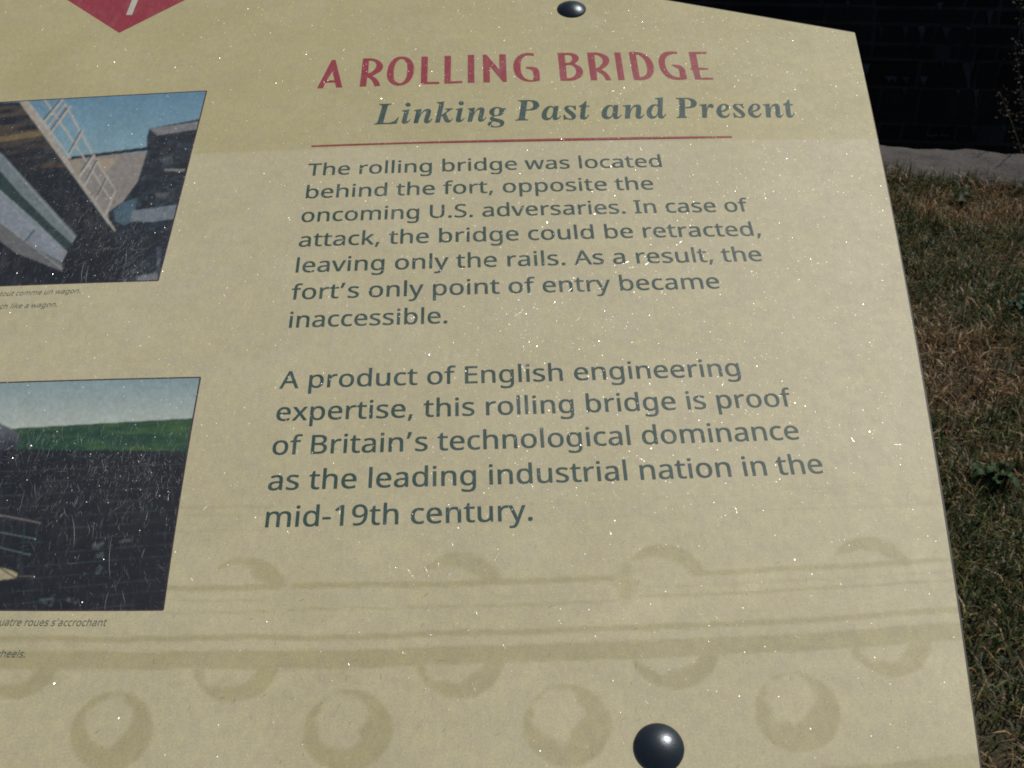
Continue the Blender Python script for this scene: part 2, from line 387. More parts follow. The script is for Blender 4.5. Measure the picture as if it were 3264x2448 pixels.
for k, (s0, s1) in enumerate(zip(s_edges[:-1], s_edges[1:])):
    ns_, nw_ = 70, 26
    S, Wf = np.meshgrid(np.linspace(s0+.006, s1-.006, ns_), np.linspace(0, 1, nw_)); LWv = LWs(S)+.004; Wd = Wf*LWv
    base = np.array(ledge_pt(0, 0, 0)); P3 = base+S[..., None]*np.array(ld)+Wd[..., None]*np.array(ln)
    zt = .022+.030*Wf+.012*(fbm(S*4, Wd*4, 5, 4)-.5)*2+.01*(fbm(S*22, Wd*22, 8, 3)-.5)*2+.006*np.sin(np.clip(Wd/LWv, 0, 1)*math.pi)+rw.uniform(-.006, .006)
    wob = .012*(fbm(S*7, S*0+k, 9, 3)-.5)*2
    edge = np.minimum(np.minimum(Wd, LWv-Wd)/.02, 1); edge2 = np.minimum(np.minimum(S-s0, s1-S)/.02, 1)
    zt = zt-.012*(1-edge)**2-.012*(1-edge2)**2
    P3 = P3+(wob*(Wd/LWv))[..., None]*np.array(ln)
    P3[..., 2] = zt
    # skirt all round, 0.3 m deep
    top = P3; low = P3.copy()
    full = np.concatenate([top[:1], top, top[-1:]], 0); full = np.concatenate([full[:, :1], full, full[:, -1:]], 1)
    full[0, :, 2] = -.3; full[-1, :, 2] = -.3; full[:, 0, 2] = -.3; full[:, -1, 2] = -.3
    obj('coping_stone', grid_mesh('coping_stone', full), mc, coping, Matrix.Identity(4))

# ---------- grass
mgr, t, ns, L, P, out = new_mat("grass_blades")
at_ = N(t, 'ShaderNodeAttribute', attribute_name='tint').outputs['Color']; L.new(at_, P.inputs['Base Color'])
P.inputs['Roughness'].default_value = .5; P.inputs['Specular IOR Level'].default_value = .35
tr = N(t, 'ShaderNodeBsdfTranslucent'); L.new(at_, tr.inputs['Color']); mx = N(t, 'ShaderNodeMixShader', i_Fac=.25)
L.new(P.outputs[0], mx.inputs[1]); L.new(tr.outputs[0], mx.inputs[2]); L.new(mx.outputs[0], out.inputs['Surface'])
def blades(n, x0, x1, y0, y1, hmin, hmax, wd_, seed, edge=False):
    r = np.random.default_rng(seed)
    x = r.uniform(x0, x1, n); y = r.uniform(y0, y1, n)
    if edge:
        s = r.uniform(x0, x1, n); w_ = -np.abs(r.normal(0, .05, n))+.035+.03*(fbm(s*5, s*0, 4, 3)-.5)*3
        x = Lf0.x+ld.x*s+ln.x*w_; y = Lf0.y+ld.y*s+ln.y*w_
    w_ = (x-Lf0.x)*ln.x+(y-Lf0.y)*ln.y
    if not edge: k = w_ < .01+.05*(fbm(x*5, y*5, 4, 3)-.5); x, y = x[k], y[k]
    n = len(x)
    clump = fbm(x*9, y*9, 21, 3); green = fbm(x*2.4, y*2.4, 31, 4)+.35*(fbm(x*14, y*14, 5, 2)-.5); bare = fbm(x*6, y*6, 77, 3)
    keep = r.random(n) < np.clip(.35+1.6*(bare-.25), .3, 1); x, y, clump, green = x[keep], y[keep], clump[keep], green[keep]; n = len(x)
    az = r.uniform(0, 2*np.pi, n); lean = np.clip(r.gamma(2.2, .38, n), .1, 1.5)
    h = r.uniform(hmin, hmax, n)*(.6+.9*clump); wi = wd_*r.uniform(.6, 1.4, n)
    dead = r.random(n) > np.clip((green-.44)*4.2, .07, .80)
    lean = np.where(dead, lean*1.25, lean); lean = np.clip(lean, .05, 1.52)
    dx, dy = np.cos(az), np.sin(az); px_, py_ = -dy, dx
    zb = lawn_z(x, y)-.002
    if edge: zb = zb+.01
    B0 = np.stack([x, y, zb], 1); side = np.stack([px_, py_, 0*px_], 1)*wi[:, None]/2
    l1, l2 = lean*.6, np.clip(lean*1.35, 0, 1.62)
    up = lambda l: np.stack([dx*np.sin(l), dy*np.sin(l), np.cos(l)], 1)
    M1 = B0+up(l1)*(h*.5)[:, None]; T1 = M1+up(l2)*(h*.5)[:, None]
    V = np.stack([B0-side, B0+side, M1+side*.8, M1-side*.8, T1], 1).reshape(-1, 3)
    i = np.arange(n)*5
    F = np.concatenate([np.stack([i, i+1, i+2], 1), np.stack([i, i+2, i+3], 1), np.stack([i+3, i+2, i+4], 1)])
    pal_d = np.array([[.22, .15, .085], [.13, .080, .038], [.30, .235, .145], [.075, .042, .022], [.17, .125, .05]])
    pal_g = np.array([[.045, .075, .022], [.075, .095, .030], [.030, .055, .026], [.095, .105, .045]])
    cd = pal_d[r.integers(0, 5, n)]; cg = pal_g[r.integers(0, 4, n)]
    c = np.where(dead[:, None], cd, cg)*r.uniform(.9, 1.55, (n, 1))*np.array([1.06, .98, .86])
    c = np.repeat(c[:, None, :], 5, 1); c[:, 4] *= 1.15
    return V, F, c.reshape(-1, 3)
Vs, Fs, Cs, off = [], [], [], 0
for a_ in ((190000, .25, 2.9, .45, 3.4, .026, .060, .0028, 1), (26000, .25, 2.9, .45, 3.4, .035, .075, .0034, 2), (40000, -2.6, .25, .2, 3.4, .03, .065, .0035, 3),
           (22000, -3, 4, -1.4, .45, .03, .065, .004, 4), (9000, 2.9, 5, .45, 3.4, .03, .07, .004, 6)):
    V, F, C = blades(*a_); Vs.append(V); Fs.append(F+off); Cs.append(C); off += len(V)
V, F, C = blades(9000, -2.5, 2.8, 0, 0, .035, .085, .0026, 9, True); Vs.append(V); Fs.append(F+off); Cs.append(C)
obj('grass', mesh_np('grass', np.concatenate(Vs), np.concatenate(Fs), np.concatenate(Cs)), mgr, kind='stuff',
    label='short dry lawn of brown and green blades', category='grass')

# ---------- broad-leaved weeds in the lawn
def weed(px, py, n, size, col, label, seed, up=.35):
    r = np.random.default_rng(seed); p = ground(px, py); p.z = float(lawn_z(np.array([p.x]), np.array([p.y]))[0])
    root = empty('lawn_weed', tuple(p), label, 'weed', None)
    m, t, ns, L, P, out = new_mat('weed_leaf'); no = noise(t, N(t, 'ShaderNodeTexCoord').outputs['Object'], 60, 3)
    L.new(mixc(t, no.outputs[0], tuple(x*.7 for x in col), tuple(x*1.3 for x in col)), P.inputs['Base Color']); P.inputs['Roughness'].default_value = .6; P.inputs['Specular IOR Level'].default_value = .2
    for k in range(n):
        a_ = k*2.4+r.uniform(-.3, .3); ln_ = size*r.uniform(.6, 1.1); wdt = ln_*r.uniform(.2, .45); el = r.uniform(.1, up*2)
        rows = 7; P3 = np.zeros((rows, 5, 3))
        for i in range(rows):
            f = i/(rows-1); wv = wdt*(math.sin(math.pi*min(1, f*.93+.06))**.8)*(1+.25*math.sin(f*22+k))*.5
            rr = ln_*f; zc = .006+math.sin(el)*rr-.6*rr*rr/ln_*math.sin(el)+.008*math.sin(f*6+k)
            for j in range(5):
                sx = (j-2)/2*wv; P3[i, j] = (math.cos(a_)*rr*math.cos(el)-math.sin(a_)*sx, math.sin(a_)*rr*math.cos(el)+math.cos(a_)*sx, zc+abs(j-2)*wv*.13+.012)
        obj('leaf', grid_mesh('leaf', P3), m, root)
    return root
weed(3165, 1550, 22, .055, (.030, .058, .018), 'leafy green weed, the larger clump in the lawn right of the sign', 3, .5)
weed(3235, 1010, 6, .05, (.018, .045, .020), 'small dark green weed in the lawn near the right border', 4, .6)
weed(3060, 645, 5, .055, (.045, .062, .028), 'small pale grey-green weed in the lawn just below the stone ledge', 5)
weed(3170, 1830, 4, .03, (.12, .11, .07), 'tiny withered weed in the lawn below the leafy clump', 8)

# ---------- dry shrub on the ditch edge, right
ms, t, ns, L, P, out = new_mat('shrub_leaf'); at_ = N(t, 'ShaderNodeAttribute', attribute_name='tint').outputs['Color']; L.new(at_, P.inputs['Base Color']); P.inputs['Roughness'].default_value = .6
mtw = new_mat('shrub_twig')[0]; mtw.node_tree.nodes['Principled BSDF'].inputs['Base Color'].default_value = (.06, .04, .025, 1)
sb = ground(3365, 500, 0); sb = sb+ln*.12; sb.z = -.1
shrub = empty('dry_shrub', tuple(sb), 'rust brown dry shrub growing at the ditch edge, right end of the ledge', 'shrub')
tips = []
bm = bmesh.new()
for k in range(26):
    a_ = rw.uniform(0, 6.28); le = rw.uniform(.2, .5); sp_ = rw.uniform(.1, .5)
    p0 = Vector((rw.uniform(-.03, .03), rw.uniform(-.03, .03), 0)); p1 = p0+Vector((math.cos(a_)*sp_*.25, math.sin(a_)*sp_*.25, le*.6)); p2 = p1+Vector((math.cos(a_)*sp_*.22, math.sin(a_)*sp_*.22, le*.5))
    for q0, q1, r0, r1 in ((p0, p1, .004, .0025), (p1, p2, .0025, .001)):
        d = (q1-q0).normalized(); sx = d.orthogonal().normalized(); sy = d.cross(sx); ring = []
        for q_, r_ in ((q0, r0), (q1, r1)): ring.append([bm.verts.new(q_+(sx*math.cos(b_)+sy*math.sin(b_))*r_) for b_ in (0, 2.09, 4.19)])
        for b_ in range(3): bm.faces.new((ring[0][b_], ring[0][(b_+1) % 3], ring[1][(b_+1) % 3], ring[1][b_]))
        for f in np.linspace(.2, 1, 12): tips.append(q0.lerp(q1, f))
me = bpy.data.meshes.new('stem'); bm.to_mesh(me); bm.free(); obj('stem', me, mtw, shrub)
tv = []; tf = []; tcx = []
for p in tips:
    for _ in range(4):
        q_ = p+Vector(rw.normal(0, .014, 3)); d1 = Vector(rw.normal(0, 1, 3)).normalized(); d2 = d1.orthogonal().normalized(); l_ = rw.uniform(.006, .015)
        i = len(tv); tv += [q_-d2*l_*.25, q_+d1*l_*.5-d2*0, q_+d2*l_*.25, q_-d1*l_*.5]; tf.append((i, i+1, i+2, i+3))
        c_ = np.array([[.034, .017, .005], [.014, .019, .006], [.055, .028, .006]])[rw.integers(0, 3)]; tcx += [c_]*4
obj('foliage', mesh_np('foliage', np.array([tuple(v) for v in tv]), np.array(tf), np.array(tcx)), ms, shrub, kind='stuff')

# ================================================================== THE SIGN
gx0 = SIGN @ Vector((-.185, -.02, 0))
sign = empty('interpretive_sign', (gx0.x, gx0.y, 0), 'slanted cream information panel on a metal frame, scratched and faded', 'sign')
edge_px = [(2724.9, 104.9), (2780.9, 347.1), (2829.8, 598.4), (2881.5, 849.4), (2920.6, 1078.3), (2988.5, 1470), (3038, 1773.3), (3071.2, 2026.3), (3128.5, 2445)]
E = at([p[0] for p in edge_px], [p[1] for p in edge_px])
co_y = np.polyfit(E[:, 1], E[:, 0], 3)
BOT, MID = 205., -185.
def right_x(y): return np.polyval(co_y, np.clip(y, -220, 150))+(np.clip(y, 150, 400)-150)*-.09
corner = np.array([float(right_x(-217.3)), -217.3]); SL = .358
def top_y(x): return corner[1]-SL*(corner[0]-np.maximum(x, MID))+0*x+SL*0
def outline():
    pts = [(MID, float(top_y(np.array(MID))))]
    c0 = corner
    pts += [(c0[0]-3.2, c0[1]-3.2*SL), (c0[0]-1.2, c0[1]-1.0*SL), (c0[0]-.25, c0[1]+1.2)]
    for y in np.linspace(c0[1]+4, BOT, 24): pts.append((float(right_x(np.array(y))), y))
    pts += [(2*MID-x, y) for x, y in pts[:0:-1]]
    return pts
OUT = outline()
m_edge = new_mat('laminate_edge')[0]; b_ = m_edge.node_tree.nodes['Principled BSDF']; b_.inputs['Base Color'].default_value = (.02, .016, .013, 1); b_.inputs['Roughness'].default_value = .6
bm = bmesh.new()
v1 = [bm.verts.new((x/1000, -y/1000, 0)) for x, y in OUT]; v0 = [bm.verts.new((x/1000, -y/1000, -.0028)) for x, y in OUT]
n = len(OUT); bm.faces.new(v1[::-1]); bm.faces.new(v0)
for i in range(n): bm.faces.new((v1[i], v1[(i+1) % n], v0[(i+1) % n], v0[i]))
bmesh.ops.recalc_face_normals(bm, faces=bm.faces)
me = bpy.data.meshes.new('panel'); bm.to_mesh(me); bm.free()
panel = obj('panel', me, m_edge, sign, SIGN)

# ---- printed face: base tones and the faded wheel drawing, on a fine grid
def inside_x(y, s): return s
xs_l = [2*MID-170, -460, -400, -340]
NX, NY = 620, 560
sfrac = np.concatenate([np.linspace(0, 1, NX)])
yt = np.linspace(0, 1, NY)
XL = -330.
GX = np.zeros((NY, NX)); GY = np.zeros((NY, NX))
for i, tt in enumerate(yt):
    yy0 = BOT-.35+(corner[1]-BOT+1.2)*tt          # right edge height of this row
    xr = float(right_x(np.array(yy0)))-.08
    x_ = XL+(xr-XL)*sfrac
    ytop = corner[1]+.5-SL*(corner[0]-np.maximum(x_, MID))+SL*2*np.maximum(0, 0)
    ytop = np.where(x_ < MID, corner[1]+.5-SL*(corner[0]-MID)+SL*(MID-x_), ytop)
    GX[i] = x_; GY[i] = (BOT-.35)+(ytop-(BOT-.35))*tt if True else 0
    if tt < 1: GX[i] = XL+(np.minimum(xr, float(right_x(np.array(GY[i][-1])))-.08)-XL)*sfrac
# base colours
UP = s2l((180, 171, 128))*1.02; LOW = s2l((189, 180, 146))*1.02; BAND = np.array([.82, .81, .715])
UV = artwork(GX, GY); AX, AY = UV[..., 0], UV[..., 1]
def sm(e0, e1, x): q = np.clip((x-e0)/(e1-e0), 0, 1); return q*q*(3-2*q)
wob = (fbm(AX*.9+3, AY*2.5+7, 12, 4)-.5)
AXw = AX+.10*wob; AYw = AY+.05*(fbm(AX*.7, AY*.9, 40, 4)-.5)*2
step = sm(-9.36, -9.24, AY+.02*wob)
col = UP[None, None]*(1-step[..., None])+LOW[None, None]*step[..., None]
dk = np.zeros_like(AX)
def hb(y0, y1, x0=-99, x1=99, a=1., soft=.03):
    m = sm(y0-soft, y0+soft, AYw)*(1-sm(y1-soft, y1+soft, AYw))*sm(x0-.1, x0+.1, AX)*(1-sm(x1-.1, x1+.1, AX)); return m*a
bands = [hb(6.62, 6.76), hb(6.99, 7.41), hb(5.40, 5.54, -9, -5.2), hb(5.40, 5.54, -4.95, 2.1), hb(5.36, 5.49, 3.7, 20), hb(5.76, 5.80, -8, -5.3, .7, .03), hb(6.06, 6.10, -8, -5.33, .8, .03),
         hb(6.01, 6.06, -5.0, 2.0, .8, .03), hb(5.92, 5.98, 2.0, 20, .9, .03), hb(5.71, 5.75, 2.6, 20, .6, .03), hb(5.80, 5.83, -1.7, 2.2, .4, .03),
         hb(3.50, 3.53, -2, 2.3, .55, .03), hb(3.46, 3.49, 2.9, 5.2, .5, .03), hb(3.34, 3.37, 4.7, 20, .5, .03), hb(3.46, 3.49, 6, 20, .3, .03), hb(3.96, 3.99, -4, 1.9, .55, .03), hb(3.91, 3.94, 1.6, 4.0, .45, .03), hb(3.88, 3.92, 5.0, 20, .5, .03),
         hb(3.35, 3.41, -20, -5.5, .7, .04), hb(3.58, 3.62, -20, -5.6, .6, .04), hb(3.99, 4.03, -20, -5.6, .6, .04), hb(6.86, 6.96, -99, 99, .0)]
for b_ in bands: dk = np.maximum(dk, b_)
dk = np.maximum(dk, sm(9.93, 10.02, AYw)*sm(4.8, 6.0, AX)*.85)
def disc(cx, cy, rx, ry, soft=.05, wobk=.16, seed=1):
    ang = np.arctan2(AY-cy, AX-cx); rr = np.sqrt(((AX-cx)/rx)**2+((AY-cy)/ry)**2)
    rr = rr+wobk*(vnoise(ang*2.2+seed*7+20, 0*ang+seed, seed)-.5)
    return 1-sm(1-soft/rx, 1+soft/rx, rr)
# lower row of drum ends
for k, (cx, cy, hx, hy) in enumerate([(-13.0, 8.78, -.08, -.2), (-8.42, 8.78, -.10, -.20), (-3.57, 8.77, -.16, -.22), (.79, 8.79, -.19, -.24), (5.47, 8.76, -.15, -.27), (10.1, 8.76, -.1, -.2)]):
    ring = disc(cx, cy, .88, .88, .04, .035, k+1); hole = disc(cx+hx, cy+hy, .50, .56, .07, .34, k+31)
    dk = np.maximum(dk, ring*(1-hole))
# upper row: tops and bowls of larger wheels, cut by the rails
for k, cx in enumerate([-10.75, -5.98, -1.32, 3.1, 7.75]):
    r_ = .93
    up = disc(cx, 5.63, r_, .93, .04, .05, k+51)*(1-disc(cx-.26, 5.86, .84, .88, .06, .25, k+61))*(AY < 5.5)
    lo = disc(cx, 7.22, r_, .92, .04, .05, k+71)*(1-disc(cx-.15, 7.20, .62, .62, .07, .25, k+81))*(AY > 7.3)
    dk = np.maximum(dk, up*(.95 if k != 2 else .8)); dk = np.maximum(dk, lo)
    dk = np.maximum(dk, .8*disc(cx+.05, 7.75, .22, .07, .05, .3, k+3)*(k in (3,)))
dk = np.maximum(dk, .8*disc(2.25, 5.62, .22, .45, .1, .5, 9))
dk = dk*(.78+.4*fbm(AX*1.6+2, AY*1.6+1, 90, 4))
# brush marks and blotches beside the bands
smear = np.clip((fbm((AX+AY*1.4)*1.1, (AY-AX*.4)*3.2, 66, 4)-.60)*5, 0, 1)*sm(6.2, 7.2, AY)*(1-sm(7.6, 8.4, AY)); dk = np.maximum(dk, smear*.5*(AX < 3))
col = col*(1-np.clip(dk, 0, 1)[..., None]*(1-BAND))
pale = np.clip((fbm(AX*.9+30, AY*.9+11, 101, 4)-.58)*6, 0, 1)*sm(3.9, 5, AY)*(1-sm(6.5, 7.4, AY)); col = col*(1+.07*pale[..., None])
cloud = fbm(AX*.45+4, AY*.45+8, 111, 4)-.5; col = col*(1+.10*cloud[..., None]*np.array([.8, .9, 1.3]))
m_face = print_mat('faded_cream_print', attr=True)
P3 = loc3(np.stack([GX, GY], -1), .00002)
face = obj('printed_face', grid_mesh('printed_face', P3[:, ::1], np.clip(col, 0, 1), smooth=False), m_face, panel, SIGN)
lf = [(XL, float(GY[0, 0])), (XL, float(GY[-1, 0]))]
lp_ = [p for p in OUT if p[0] < XL]
lp_ = sorted(lp_, key=lambda p: p[1]); 
bm = bmesh.new(); vs = [bm.verts.new((x/1000, -y/1000, .00002)) for x, y in [lf[0]]+lp_[::-1]+[lf[1]]]; bm.faces.new(vs); bmesh.ops.recalc_face_normals(bm, faces=bm.faces)
me = bpy.data.meshes.new('printed_face'); bm.to_mesh(me); bm.free()
m_plain = print_mat('faded_cream_print_plain', tuple(LOW)); fo = obj('printed_face', me, m_plain, panel, SIGN)
if me.polygons[0].normal.z < 0: me.flip_normals()

# ---- photographs printed on the panel
def inpoly(P_, X, Y):
    r_ = np.zeros(X.shape, bool); n_ = len(P_); j = n_-1
    for i in range(n_):
        xi, yi = P_[i]; xj, yj = P_[j]
        if yi != yj:
            cnd = ((yi > Y) != (yj > Y)) & (X < (xj-xi)*(Y-yi)/(yj-yi)+xi); r_ ^= cnd
        j = i
    return r_
def seg(X, Y, a, b, w0, w1=None):
    w1 = w0 if w1 is None else w1
    ax_, ay_ = a; bx, by = b; dx, dy = bx-ax_, by-ay_; l2 = dx*dx+dy*dy
    t_ = np.clip(((X-ax_)*dx+(Y-ay_)*dy)/l2, 0, 1); d = np.hypot(X-ax_-t_*dx, Y-ay_-t_*dy)
    return d < (w0+(w1-w0)*t_)/2
def photo_one(X, Y):          # X, Y in the units of the upper photograph
    C = np.zeros(X.shape+(3,)); n1 = fbm(X*.012, Y*.012, 1, 5)[..., None]; n2 = fbm(X*.05, Y*.05, 2, 3)[..., None]
    k = np.clip(Y/900, 0, 1)[..., None]
    C[:] = s2l((92, 132, 158))*(1-k)+s2l((140, 172, 178))*k
    def put(P_, c, amt=.25, nn=None, m=None):
        m_ = inpoly(P_, X, Y) if m is None else m
        nn_ = (1+amt*(n2-.5)*2) if nn is None else nn
        C[m_] = (s2l(c)*nn_)[m_]
    dark = (22, 30, 38)
    put([(480, 608), (1110, 555), (1150, 600), (1100, 900), (1000, 1030), (860, 1120), (760, 1010), (600, 780)], (138, 132, 126), .2)
    put([(735, 605), (900, 600), (870, 640), (775, 725), (735, 660)], (158, 145, 126), .15)
    put([(530, 620), (600, 610), (640, 700), (600, 740)], (150, 140, 122), .15)
    st = np.clip((vnoise(X*.02, Y*.045, 5)-.55)*3, 0, 1)[..., None]
    st2 = np.clip((fbm(X*.022+.004*Y, Y*.05, 25, 3)-.52)*7, 0, 1)[..., None]; wallc = 1+1.2*st*n2+3.2*st2*n2
    put([(1110, 440), (1130, 380), (1800, 250), (1800, 2400), (820, 2400), (820, 1010), (930, 930), (1040, 780), (1110, 560)], dark, nn=wallc)
    put([(1130, 383), (1200, 370), (1500, 325), (1800, 290), (1800, 340), (1490, 385), (1190, 432)], (122, 122, 124), .3)
    put([(930, 935), (1040, 900), (1010, 1080), (940, 1110), (870, 1080), (860, 1000)], (70, 95, 108), .3)
    put([(1000, 1000), (1180, 975), (1335, 955), (1318, 1060), (1150, 1085), (985, 1080)], (112, 122, 130), .35)
    put([(1235, 683), (1400, 684), (1395, 705), (1245, 700)], (120, 120, 116), .3)
    put([(1200, 600), (1300, 590), (1310, 650), (1260, 655), (1210, 625)], (62, 72, 76), .6)
    put([(1170, 870), (1290, 860), (1250, 910), (1180, 905)], (74, 80, 84), .6)
    put([(1040, 1495), (1190, 1465), (1195, 1530), (1030, 1530)], (112, 118, 124), .3)
    put([(1180, 1270), (1225, 1280), (1205, 1480), (1185, 1480)], (56, 66, 80), .3)
    put(None, (14, 20, 26), nn=1+0*n1, m=seg(X, Y, (525, 604), (1125, 530), 20, 26))
    # timber deck seen from below, upper left
    put([(-900, 190), (150, 182), (860, 1160), (1000, 2400), (-900, 2400)], (20, 27, 36), .5)
    wd = np.clip((vnoise(X*.006-Y*.001, Y*.035+X*.004, 8)-.35)*2.2, 0, 1)[..., None]*np.clip(1.15-(Y-180)/520, 0, 1)[..., None]
    m_ = inpoly([(-900, 200), (150, 185), (640, 840), (-900, 900)], X, Y); C[m_] = C[m_]*(1-wd[m_]*.8)+(s2l((92, 80, 66))*wd*.8)[m_]
    put([(-900, 500), (-900, 440), (0, 440), (290, 395), (330, 430), (0, 482)], (112, 96, 66), .3)
    put([(330, 640), (470, 640), (520, 670), (300, 680)], (70, 58, 48), .4)
    # steel beams, lower left
    put([(-900, -200), (0, 560), (30, 585), (580, 1190), (545, 1250), (400, 1120), (150, 880), (0, 700), (-900, 100)], (112, 124, 128), .28)
    put([(-900, 100), (0, 700), (160, 880), (400, 1120), (560, 1260), (500, 1300), (250, 1080), (0, 850), (-900, 300)], (38, 58, 58), .4)
    put([(-900, 300), (0, 840), (260, 1070), (510, 1310), (470, 1390), (300, 1300), (0, 1080), (-900, 560)], (132, 140, 148), .22)
    put([(-900, 560), (0, 1080), (300, 1300), (470, 1395), (475, 1462), (300, 1390), (120, 1320), (0, 1230), (-900, 800)], (104, 106, 106), .25)
    for a_, b_ in (((0, 1085), (470, 1440)), ((0, 900), (480, 1330)), ((60, 640), (560, 1200))): put(None, (150, 156, 158), .2, m=seg(X, Y, a_, b_, 7))
    put(None, (52, 74, 84), .2, m=seg(X, Y, (258, 1150), (190, 1230), 10)); put(None, (60, 82, 92), .2, m=seg(X, Y, (232, 1165), (215, 1230), 6))
    # railing
    R_ = (178, 172, 160)
    put(None, (166, 158, 146), .22, m=seg(X, Y, (180, 180), (868, 1150), 56, 16))
    put(None, R_, .1, m=seg(X, Y, (205, 170), (530, 600), 14))
    put(None, R_, .1, m=seg(X, Y, (340, 165), (570, 500), 15)); put(None, R_, .1, m=seg(X, Y, (570, 500), (845, 930), 13, 9))
    put(None, R_, .1, m=seg(X, Y, (500, 205), (700, 575), 16, 14)); put(None, R_, .1, m=seg(X, Y, (700, 575), (875, 850), 12, 8))
    for a_, b_, w_ in (((325, 345), (470, 165), 18), ((350, 385), (495, 195), 12), ((372, 425), (530, 215), 18), ((510, 600), (628, 395), 14), ((600, 745), (712, 580), 16), ((640, 815), (740, 615), 14), ((728, 915), (812, 745), 12), ((795, 1040), (872, 850), 12)):
        put(None, R_, .1, m=seg(X, Y, a_, b_, w_))
    for a_, b_ in (((330, 310), (455, 165)), ((385, 390), (505, 225)), ((520, 560), (612, 395)), ((610, 705), (700, 575)), ((650, 770), (730, 620)), ((740, 880), (802, 750))):
        put(None, (44, 66, 84), .1, m=seg(X, Y, a_, b_, 9))
    return C
def photo_two(X, Y):
    C = np.zeros(X.shape+(3,)); n2 = fbm(X*.05, Y*.05, 12, 3)[..., None]; n3 = fbm(X*.008, Y*.05, 14, 4)[..., None]
    k = np.clip((Y-100)/250, 0, 1)[..., None]; C[:] = s2l((134, 156, 160))*(1-k)+s2l((178, 187, 178))*k
    hz = 362-X*.057
    m = Y > hz; g = np.clip((n3-.42)*3, 0, 1); gc = s2l((26, 66, 50))*(1-g)+s2l((58, 92, 52))*g
    C[m] = gc[m]
    
    m = Y > 466+X*.012+4*vnoise(X*.05, Y*0, 3); C[m] = (s2l((20, 25, 34))*(1+.6*(n2-.5)))[m]
    m0_ = inpoly([(-600, 80), (0, 330), (60, 360), (98, 388), (110, 425), (60, 470), (-600, 520)], X, Y); gr_ = np.clip((Y-330)/110, 0, 1)[..., None]
    C[m0_] = ((s2l((104, 110, 114))*(1-gr_)+s2l((44, 50, 62))*gr_)*(1+.7*(n2-.5)))[m0_]
    # stone courses
    sl = -.035-(Y-480)/840*.06; v = Y-sl*(X-500); cy = (v-470)/62.; row_ = np.floor(cy); fy = cy-row_
    wv = vnoise(X*.01, Y*.002, 7)*.06
    line = (np.abs(fy-.5-wv) < .035)*np.clip(fbm(X*.015, row_*3.3, 15, 2)*2.6-.75, 0, 1); bl = np.floor(X/95.+row_*.47); fx = X/95.+row_*.47-bl
    vert = (np.abs(fx-.5) < .025)*(vnoise(bl*3.1, row_*5.7, 9) > .45)*.5
    ml = m*np.clip(line+vert, 0, 1); C = C*(1-.75*ml[..., None])+s2l((58, 76, 80))*.75*ml[..., None]
    for P_ in ([(490, 965), (690, 940), (700, 955), (540, 975), (520, 1000), (485, 990)], [(500, 1020), (545, 1010), (550, 1040), (510, 1045)], [(510, 1090), (545, 1085), (530, 1130), (505, 1130)], [(200, 1260), (290, 1250), (280, 1300), (220, 1300)], [(360, 1240), (420, 1260), (400, 1290), (350, 1270)]):
        q = inpoly(P_, X, Y); am_ = np.clip((n2-.36)*4, 0, 1)*.75; C[q] = (C*(1-am_)+s2l((84, 94, 94))*am_)[q]
    for a_, b_, w_, c_ in (((-300, 760), (25, 822), 9, (122, 112, 104)), ((20, 820), (215, 858), 9, (112, 104, 100)), ((-300, 850), (0, 908), 7, (74, 92, 90)), ((0, 908), (190, 942), 7, (88, 104, 104)),
                           ((-300, 920), (0, 988), 9, (130, 128, 122)), ((0, 988), (160, 1026), 7, (82, 100, 96)), ((205, 860), (180, 1010), 5, (40, 62, 62)), ((130, 845), (120, 1020), 6, (40, 62, 62)), ((22, 822), (15, 985), 6, (40, 62, 62)),
                           ((100, 1050), (112, 1120), 26, (38, 48, 54)), ((100, 1140), (175, 1140), 8, (96, 88, 84))):
        q = seg(X, Y, a_, b_, w_); C[q] = s2l(c_)
    q = inpoly([(-300, 1040), (0, 1092), (60, 1108), (95, 1125), (85, 1150), (0, 1160), (-300, 1170)], X, Y); C[q] = (s2l((170, 160, 128))*(1+.25*(n2-.5)))[q]
    q = seg(X, Y, (0, 1095), (85, 1150), 7); C[q] = s2l((60, 66, 66))
    return C
m_photo = print_mat('photo_print', attr=True, mottle=.35, flakes=1.25, scuff=.42)
m_border = print_mat('photo_border', (.035, .022, .03), mottle=.3)
def curve3(p, n):          # parabola through three points
    p = np.array(p, float); t_ = np.linspace(0, 1, n)[:, None]; d01 = np.linalg.norm(p[1]-p[0]); d = d01/(d01+np.linalg.norm(p[2]-p[1]))
    l0 = (t_-d)*(t_-1)/((0-d)*(0-1)); l1 = t_*(t_-1)/(d*(d-1)); l2 = t_*(t_-d)/(1*(1-d)); return p[0]*l0+p[1]*l1+p[2]*l2
